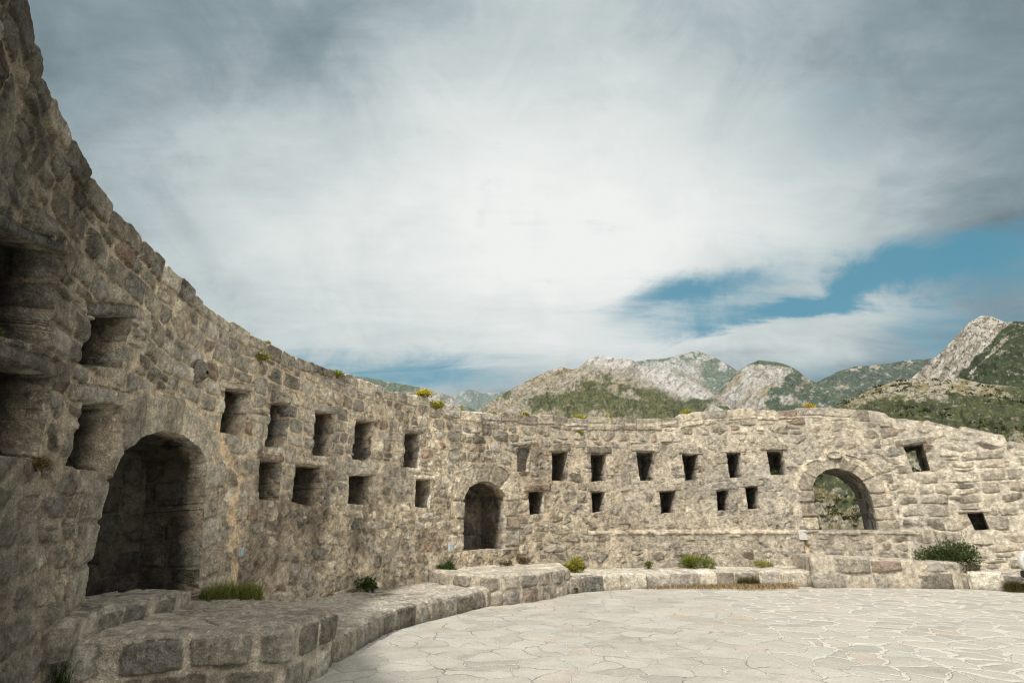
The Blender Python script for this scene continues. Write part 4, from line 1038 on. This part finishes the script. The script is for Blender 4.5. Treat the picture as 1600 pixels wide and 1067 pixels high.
def landcol(PX, PY, g, rock=ROCK, tan=TAN, rockness=.5, seed=0, ang=.7, dots=.5, gc=GRN):
    """g greenness 0..1 ; strata along ang"""
    c, s_ = math.cos(ang), math.sin(ang); a = PX * c - PY * s_; b = PX * s_ + PY * c
    st = fbm(a * .045, b * .13, 5, seed, .66)
    base = mixc(bc(tan, PX), rock, np.clip(sstep(.35, .6, st) * rockness * 1.6, 0, 1) + 0 * PX)
    base = base * (.62 + .75 * fbm(PX * .25, PY * .35, 4, seed + 1, .6))[..., None]
    base = base * (1 - .45 * sstep(.55, .75, fbm(a * .09, b * .30, 4, seed + 9, .66)))[..., None]
    n = fbm(PX * .045, PY * .07, 5, seed + 2, .6); gm = sstep(.44, .56, g + (n - .5) * 1.3)
    dn = fbm(PX * .35, PY * .45, 3, seed + 3, .6); dm = sstep(.56, .64, dn + (g - .5) * .12) * dots
    gcol = bc(gc, PX) * np.clip(.35 + 1.3 * fbm(PX * .12, PY * .2, 4, seed + 4, .7) + .9 * sn(PX * .7, PY * .9, 3, seed + 6, .7), .25, 3)[..., None]
    gcol = mixc(gcol, base * .8, .75 * sstep(.60, .72, fbm(PX * .16, PY * .3, 5, seed + 11, .65)))
    return mixc(mixc(base, gcol, dm), gcol, gm)
def B2(PX, PY, x, y, sx, sy, rot=0.):
    c, s_ = math.cos(rot), math.sin(rot); u = (PX - x) * c + (PY - y) * s_; v = -(PX - x) * s_ + (PY - y) * c
    return np.exp(-(u / sx) ** 2 - (v / sy) ** 2)
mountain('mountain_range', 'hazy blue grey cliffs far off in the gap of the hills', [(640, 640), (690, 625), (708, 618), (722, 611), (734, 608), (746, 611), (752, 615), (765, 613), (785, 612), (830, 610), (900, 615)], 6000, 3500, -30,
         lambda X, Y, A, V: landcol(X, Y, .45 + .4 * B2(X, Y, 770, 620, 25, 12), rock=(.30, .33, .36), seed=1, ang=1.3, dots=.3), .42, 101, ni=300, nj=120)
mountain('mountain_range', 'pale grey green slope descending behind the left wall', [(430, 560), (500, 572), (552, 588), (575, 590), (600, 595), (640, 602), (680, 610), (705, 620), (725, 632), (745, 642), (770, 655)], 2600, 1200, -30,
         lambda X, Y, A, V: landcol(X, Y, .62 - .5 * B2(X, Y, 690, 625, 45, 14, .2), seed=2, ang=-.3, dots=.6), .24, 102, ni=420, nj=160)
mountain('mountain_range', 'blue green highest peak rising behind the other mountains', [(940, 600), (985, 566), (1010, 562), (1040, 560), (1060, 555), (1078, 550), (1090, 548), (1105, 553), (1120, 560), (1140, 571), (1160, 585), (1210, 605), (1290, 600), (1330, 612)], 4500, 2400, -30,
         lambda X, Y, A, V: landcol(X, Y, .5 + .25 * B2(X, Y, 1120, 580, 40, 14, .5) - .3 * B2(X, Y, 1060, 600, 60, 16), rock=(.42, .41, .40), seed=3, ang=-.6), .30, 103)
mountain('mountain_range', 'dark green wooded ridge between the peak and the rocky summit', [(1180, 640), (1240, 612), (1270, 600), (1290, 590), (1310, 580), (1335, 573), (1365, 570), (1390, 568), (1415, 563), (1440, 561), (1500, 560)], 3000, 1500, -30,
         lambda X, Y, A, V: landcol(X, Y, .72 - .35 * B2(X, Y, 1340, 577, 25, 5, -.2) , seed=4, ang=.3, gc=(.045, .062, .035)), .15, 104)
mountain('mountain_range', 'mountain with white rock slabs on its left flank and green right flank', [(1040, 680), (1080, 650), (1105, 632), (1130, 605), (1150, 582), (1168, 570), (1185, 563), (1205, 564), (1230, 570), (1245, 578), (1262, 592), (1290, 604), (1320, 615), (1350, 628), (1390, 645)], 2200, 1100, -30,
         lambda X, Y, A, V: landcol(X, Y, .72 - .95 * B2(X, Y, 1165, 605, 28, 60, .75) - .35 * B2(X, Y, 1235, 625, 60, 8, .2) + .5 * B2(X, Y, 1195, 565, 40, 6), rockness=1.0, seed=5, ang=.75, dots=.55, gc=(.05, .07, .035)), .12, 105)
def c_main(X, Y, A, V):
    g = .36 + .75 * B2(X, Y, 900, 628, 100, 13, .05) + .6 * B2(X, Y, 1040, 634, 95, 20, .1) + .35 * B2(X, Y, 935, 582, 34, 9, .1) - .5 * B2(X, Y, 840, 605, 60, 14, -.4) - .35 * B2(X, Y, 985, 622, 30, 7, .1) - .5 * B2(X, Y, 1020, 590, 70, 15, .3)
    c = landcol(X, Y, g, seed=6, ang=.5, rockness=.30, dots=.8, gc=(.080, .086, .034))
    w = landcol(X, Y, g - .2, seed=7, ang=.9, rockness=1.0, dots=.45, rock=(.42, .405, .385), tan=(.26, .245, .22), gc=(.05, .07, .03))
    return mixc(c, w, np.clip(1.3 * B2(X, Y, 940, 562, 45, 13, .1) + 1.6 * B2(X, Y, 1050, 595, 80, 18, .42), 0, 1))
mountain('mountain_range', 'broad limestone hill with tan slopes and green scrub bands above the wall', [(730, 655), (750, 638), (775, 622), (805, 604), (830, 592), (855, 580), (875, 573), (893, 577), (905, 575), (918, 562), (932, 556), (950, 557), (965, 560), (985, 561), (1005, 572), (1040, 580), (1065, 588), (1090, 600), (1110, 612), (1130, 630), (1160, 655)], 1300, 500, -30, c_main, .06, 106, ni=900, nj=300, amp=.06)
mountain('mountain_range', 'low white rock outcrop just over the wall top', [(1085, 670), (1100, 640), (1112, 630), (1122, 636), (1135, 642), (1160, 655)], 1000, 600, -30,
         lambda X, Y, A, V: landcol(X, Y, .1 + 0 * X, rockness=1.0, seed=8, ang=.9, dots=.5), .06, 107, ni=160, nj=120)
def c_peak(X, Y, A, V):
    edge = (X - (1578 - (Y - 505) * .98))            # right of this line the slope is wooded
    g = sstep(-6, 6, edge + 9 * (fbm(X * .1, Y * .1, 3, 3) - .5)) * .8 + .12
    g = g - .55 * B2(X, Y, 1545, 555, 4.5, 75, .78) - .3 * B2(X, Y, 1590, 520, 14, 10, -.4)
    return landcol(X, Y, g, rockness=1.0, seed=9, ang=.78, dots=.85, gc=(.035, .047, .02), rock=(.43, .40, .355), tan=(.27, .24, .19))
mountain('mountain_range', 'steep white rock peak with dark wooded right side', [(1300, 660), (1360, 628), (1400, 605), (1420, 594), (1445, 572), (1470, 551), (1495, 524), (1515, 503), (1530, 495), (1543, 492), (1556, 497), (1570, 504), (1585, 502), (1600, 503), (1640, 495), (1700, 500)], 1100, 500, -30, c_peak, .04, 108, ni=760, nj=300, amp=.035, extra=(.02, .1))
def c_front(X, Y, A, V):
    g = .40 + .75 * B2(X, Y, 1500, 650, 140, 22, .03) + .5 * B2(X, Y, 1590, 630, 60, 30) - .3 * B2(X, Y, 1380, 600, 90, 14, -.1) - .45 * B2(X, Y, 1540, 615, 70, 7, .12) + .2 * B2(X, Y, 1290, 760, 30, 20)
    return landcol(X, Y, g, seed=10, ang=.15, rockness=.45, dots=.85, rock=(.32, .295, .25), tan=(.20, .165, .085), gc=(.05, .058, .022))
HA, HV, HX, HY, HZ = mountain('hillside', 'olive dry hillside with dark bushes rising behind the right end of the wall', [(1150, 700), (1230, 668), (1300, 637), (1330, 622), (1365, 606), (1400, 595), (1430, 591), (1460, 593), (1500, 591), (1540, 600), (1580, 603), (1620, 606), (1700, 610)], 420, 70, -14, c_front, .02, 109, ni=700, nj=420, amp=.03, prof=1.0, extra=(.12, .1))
def scrub():
    r = np.random.RandomState(8); VV, FF, CC = [], [], []; off = 0
    for k in range(1500):
        i = r.randint(0, HA.shape[0]); j = int(r.uniform(0, 1) ** 1.4 * 415)
        x, y, z = HX[i, j], HY[i, j], HZ[i, j]; dist = math.hypot(x, y)
        if fbm(np.array([x * .02]), np.array([y * .02]), 3, 5)[0] < .44 and dist > 160: continue
        s_ = r.uniform(.5, 1.5) * (1.3 if dist > 200 else 1); n = 90 if dist < 180 else 26
        q = r.normal(size=(n, 3)); q /= np.linalg.norm(q, axis=1, keepdims=True)
        cen = q * s_ * r.uniform(.4, 1.0, (n, 1)) * (1, 1, .75); cen[:, 2] = np.abs(cen[:, 2])
        V, F_ = leaf_quads(n, cen, q + r.normal(size=(n, 3)) * .5, s_ * (.34 if n > 50 else .6), r, .7)
        VV.append(V + (x, y, z - .1)); FF.append(F_ + off); off += len(V)
        b = np.array((.045, .055, .02)) if r.rand() < .7 else np.array((.10, .10, .035))
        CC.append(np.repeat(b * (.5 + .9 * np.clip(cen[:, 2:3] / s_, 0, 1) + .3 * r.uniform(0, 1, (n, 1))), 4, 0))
    o = make_mesh('hillside_scrub', np.vstack(VV), np.vstack(FF), M_LEAF, None, np.vstack(CC), smooth=False, uniq=False)
    tag(o, 'scattered dark green bushes covering the dry hillside behind the wall', 'scrub', kind='stuff')
scrub()

# ------------------------------------------------------------------ sky and light
SUN_EL, SUN_AZ = R(47), R(208)                        # azimuth clockwise from +Y: behind the camera, to the left
sd_ = np.array((math.sin(SUN_AZ) * math.cos(SUN_EL), math.cos(SUN_AZ) * math.cos(SUN_EL), math.sin(SUN_EL)))
su = bpy.data.lights.new('sun', 'SUN'); su.energy = 3.6; su.angle = R(4); su.color = (1., .945, .85)
so_ = bpy.data.objects.new('sun', su); COL.objects.link(so_)
from mathutils import Vector
so_.rotation_euler = Vector(-sd_).to_track_quat('-Z', 'Y').to_euler()
so_.location = tuple(sd_ * 60)
w = bpy.data.worlds.new('World'); scene.world = w; w.use_nodes = True
nt = w.node_tree; nt.nodes.clear(); T = NT(nt)
sky = T.n('ShaderNodeTexSky', sky_type='NISHITA'); sky.sun_disc = False; sky.sun_elevation = SUN_EL; sky.sun_rotation = SUN_AZ
bg1 = T.n('ShaderNodeBackground'); bg1.inputs[1].default_value = .10
skc = T.mixc(1.0, sky.outputs[0], (.65, 1.0, .88, 1), 'MULTIPLY'); T.put(bg1.inputs[0], skc)
gen = T.n('ShaderNodeTexCoord').outputs['Generated']
sep = T.n('ShaderNodeSeparateXYZ'); T.put(sep.inputs[0], gen); dx_, dy_, dz_ = sep.outputs
AZ = T.m('MULTIPLY', T.m('ARCTAN2', dx_, dy_), 57.2958); EL = T.m('MULTIPLY', T.m('ARCSINE', dz_), 57.2958)
def azel(px, py):
    r = ray(px, py); r = r / np.linalg.norm(r); return math.degrees(math.atan2(r[0], r[1])), math.degrees(math.asin(r[2]))
def blob(a, b, az, el, sa, se, tilt=0.):
    """soft ellipse around a bearing / height in degrees; tilt = rise in degrees of height per degree of bearing"""
    u_ = T.m('DIVIDE', T.m('SUBTRACT', a, az), sa); t_ = T.m('MULTIPLY', T.m('SUBTRACT', a, az), tilt)
    v_ = T.m('DIVIDE', T.m('SUBTRACT', T.m('SUBTRACT', b, el), t_), se)
    return T.m('EXPONENT', T.m('MULTIPLY', T.m('ADD', T.m('MULTIPLY', u_, u_), T.m('MULTIPLY', v_, v_)), -1.0))
# cloud deck coordinates
dn_ = T.m('ADD', T.m('MAXIMUM', dz_, 0.0), .16)
cmb = T.n('ShaderNodeCombineXYZ'); T.put(cmb.inputs[0], T.m('DIVIDE', dx_, dn_)); T.put(cmb.inputs[1], T.m('DIVIDE', dy_, dn_))
mp = T.n('ShaderNodeMapping'); T.put(mp.inputs[0], cmb.outputs[0]); mp.inputs['Rotation'].default_value = (0, 0, R(35)); mp.inputs['Scale'].default_value = (.75, 1.1, 1)
P_ = mp.outputs[0]
nA = T.noise(P_, .9, 9, .56, .25); nB = T.noise(P_, 2.6, 8, .6, .5); nC = T.noise(P_, .45, 4, .5, .2); nD = T.noise(P_, 1.7, 10, .62, .9)
mp2 = T.n('ShaderNodeMapping'); T.put(mp2.inputs[0], cmb.outputs[0]); mp2.inputs['Rotation'].default_value = (0, 0, R(-38)); mp2.inputs['Scale'].default_value = (.55, 2.6, 1)
nE = T.noise(mp2.outputs[0], 2.2, 11, .66, .5); nG = T.noise(gen, 5.5, 10, .62, .6)
AZw = T.m('ADD', AZ, T.m('MULTIPLY', T.m('SUBTRACT', nA, .5), 14)); ELw = T.m('ADD', EL, T.m('MULTIPLY', T.m('SUBTRACT', nD, .5), 9))
def bl(px, py, sa, se, tilt=0., warp=True):
    a_, e_ = azel(px, py); return blob(AZw if warp else AZ, ELw if warp else EL, a_, e_, sa, se, tilt)
def acc(items):
    s_ = None
    for wgt, b in items:
        q = T.m('MULTIPLY', b, wgt); s_ = q if s_ is None else T.m('ADD', s_, q)
    return s_
# clear blue gaps
blue = acc([(1.2, bl(1330, 447, 17, 2.1, .10)), (1.1, bl(1070, 456, 9, 1.7, .10)), (.8, bl(1530, 455, 9, 2.6, .1)), (.55, bl(1180, 500, 16, 2.0, .06)), (.62, bl(690, 592, 13, 2.2)), (.5, bl(520, 590, 10, 2.0)), (.42, bl(1450, 545, 14, 2.6)),
            (.35, bl(1290, 190, 9, 5, .3)), (-.35, bl(1440, 408, 12, 1.1, .30)), (-.6, bl(1150, 520, 10, 1.3, .02)), (-.75, bl(1300, 515, 14, 2.0))])
blue = T.mr(T.m('ADD', blue, T.m('MULTIPLY', T.m('ADD', T.m('MULTIPLY', T.m('SUBTRACT', nG, .5), 1.1), T.m('SUBTRACT', nE, .5)), 1.15)), .08, 1.12, 0., .94)
# brightness of the cloud deck
lum = acc([(.45, bl(560, 430, 30, 17)), (.34, bl(860, 330, 26, 14)), (.30, bl(1020, 400, 26, 7, .1)), (.34, bl(800, 60, 24, 16)), (.22, bl(1180, 190, 26, 18)), (.30, bl(1150, 530, 30, 4)), (.12, bl(1420, 320, 12, 5, .2)),
           (-.06, bl(1570, 120, 11, 22)), (-.10, bl(80, 60, 14, 18)), (-.12, bl(1560, 350, 7, 8)), (-.10, bl(480, 40, 8, 8))])
back_ = T.m('MULTIPLY', T.mr(dy_, .35, -.25, 0, 1), .42); top_ = T.m('MULTIPLY', T.mr(dz_, .80, .97, 0, 1), .30)
lum = T.m('ADD', T.m('ADD', T.m('ADD', lum, .29), back_), top_)
lum = T.m('ADD', lum, T.m('MULTIPLY', T.m('ADD', T.m('MULTIPLY', T.m('SUBTRACT', nE, .5), .45), T.m('SUBTRACT', nG, .5)), .44)); lum = T.m('ADD', lum, T.m('MULTIPLY', T.m('SUBTRACT', nA, .5), .42)); lum = T.m('ADD', lum, T.m('MULTIPLY', T.m('SUBTRACT', nB, .5), .30)); lum = T.m('ADD', lum, T.m('MULTIPLY', T.m('SUBTRACT', nC, .5), .15))
lum = T.m('ADD', T.m('MULTIPLY', lum, .84), .04)
ramp = T.n('ShaderNodeValToRGB'); T.put(ramp.inputs[0], lum)
el_ = ramp.color_ramp.elements; el_[0].position = 0.; el_[0].color = (.055, .075, .085, 1); el_[1].position = 1.; el_[1].color = (.86, .88, .86, 1)
for p_, c_ in ((.22, (.12, .165, .19, 1)), (.42, (.27, .34, .375, 1)), (.62, (.52, .59, .60, 1)), (.8, (.70, .745, .735, 1))):
    e_ = el_.new(p_); e_.color = c_
bg2 = T.n('ShaderNodeBackground'); T.put(bg2.inputs[0], T.mixc(T.mr(dy_, .2, -.4), ramp.outputs[0], (1.0, .95, .87, 1))); T.put(bg2.inputs[1], T.mr(dy_, .2, -.35, 1.0, 1.35))
# a thin teal veil keeps the gaps from being a pure clear-air blue
bg3 = T.n('ShaderNodeBackground'); bg3.inputs[0].default_value = (.11, .33, .45, 1); bg3.inputs[1].default_value = 1.0
mxb = T.n('ShaderNodeMixShader'); mxb.inputs[0].default_value = .68; nt.links.new(bg1.outputs[0], mxb.inputs[1]); nt.links.new(bg3.outputs[0], mxb.inputs[2])
mx = T.n('ShaderNodeMixShader'); T.put(mx.inputs[0], blue); nt.links.new(bg2.outputs[0], mx.inputs[1]); nt.links.new(mxb.outputs[0], mx.inputs[2])
out = T.n('ShaderNodeOutputWorld'); nt.links.new(mx.outputs[0], out.inputs[0])

# ------------------------------------------------------------------ camera and render
cam = bpy.data.cameras.new('camera'); co = bpy.data.objects.new('camera', cam); COL.objects.link(co)
co.location = (0, 0, EYE); co.rotation_euler = (math.pi / 2 + TH, 0, 0); cam.sensor_width = 36; cam.lens = 36 * F / 1600
cam.clip_start = .05; cam.clip_end = 40000; scene.camera = co
scene.view_settings.view_transform = 'Standard'; scene.view_settings.look = 'None'; scene.view_settings.exposure = 0; scene.view_settings.gamma = 1

GROUPS = {'wall_plant': 'small plants rooted in and on top of the wall', 'weed': 'weeds along the walkway and kerb', 'wall_shrub': 'shrubs growing at the foot of the wall',
          'grass_tuft': 'grass tufts along the kerb and wall foot', 'wall_floodlight': 'small floodlight boxes on the wall', 'stone_platform': 'stone platforms in front of the arches',
          'threshold_step': 'stone steps below the arched niches', 'carved_stone': 'carved stones set above the arches'}
for o in scene.objects:
    b = o.name.split('.')[0]
    if o.parent is None and b in GROUPS: o['group'] = GROUPS[b]

scene.cycles.use_denoising = True
scene.cycles.filter_width = 1.15
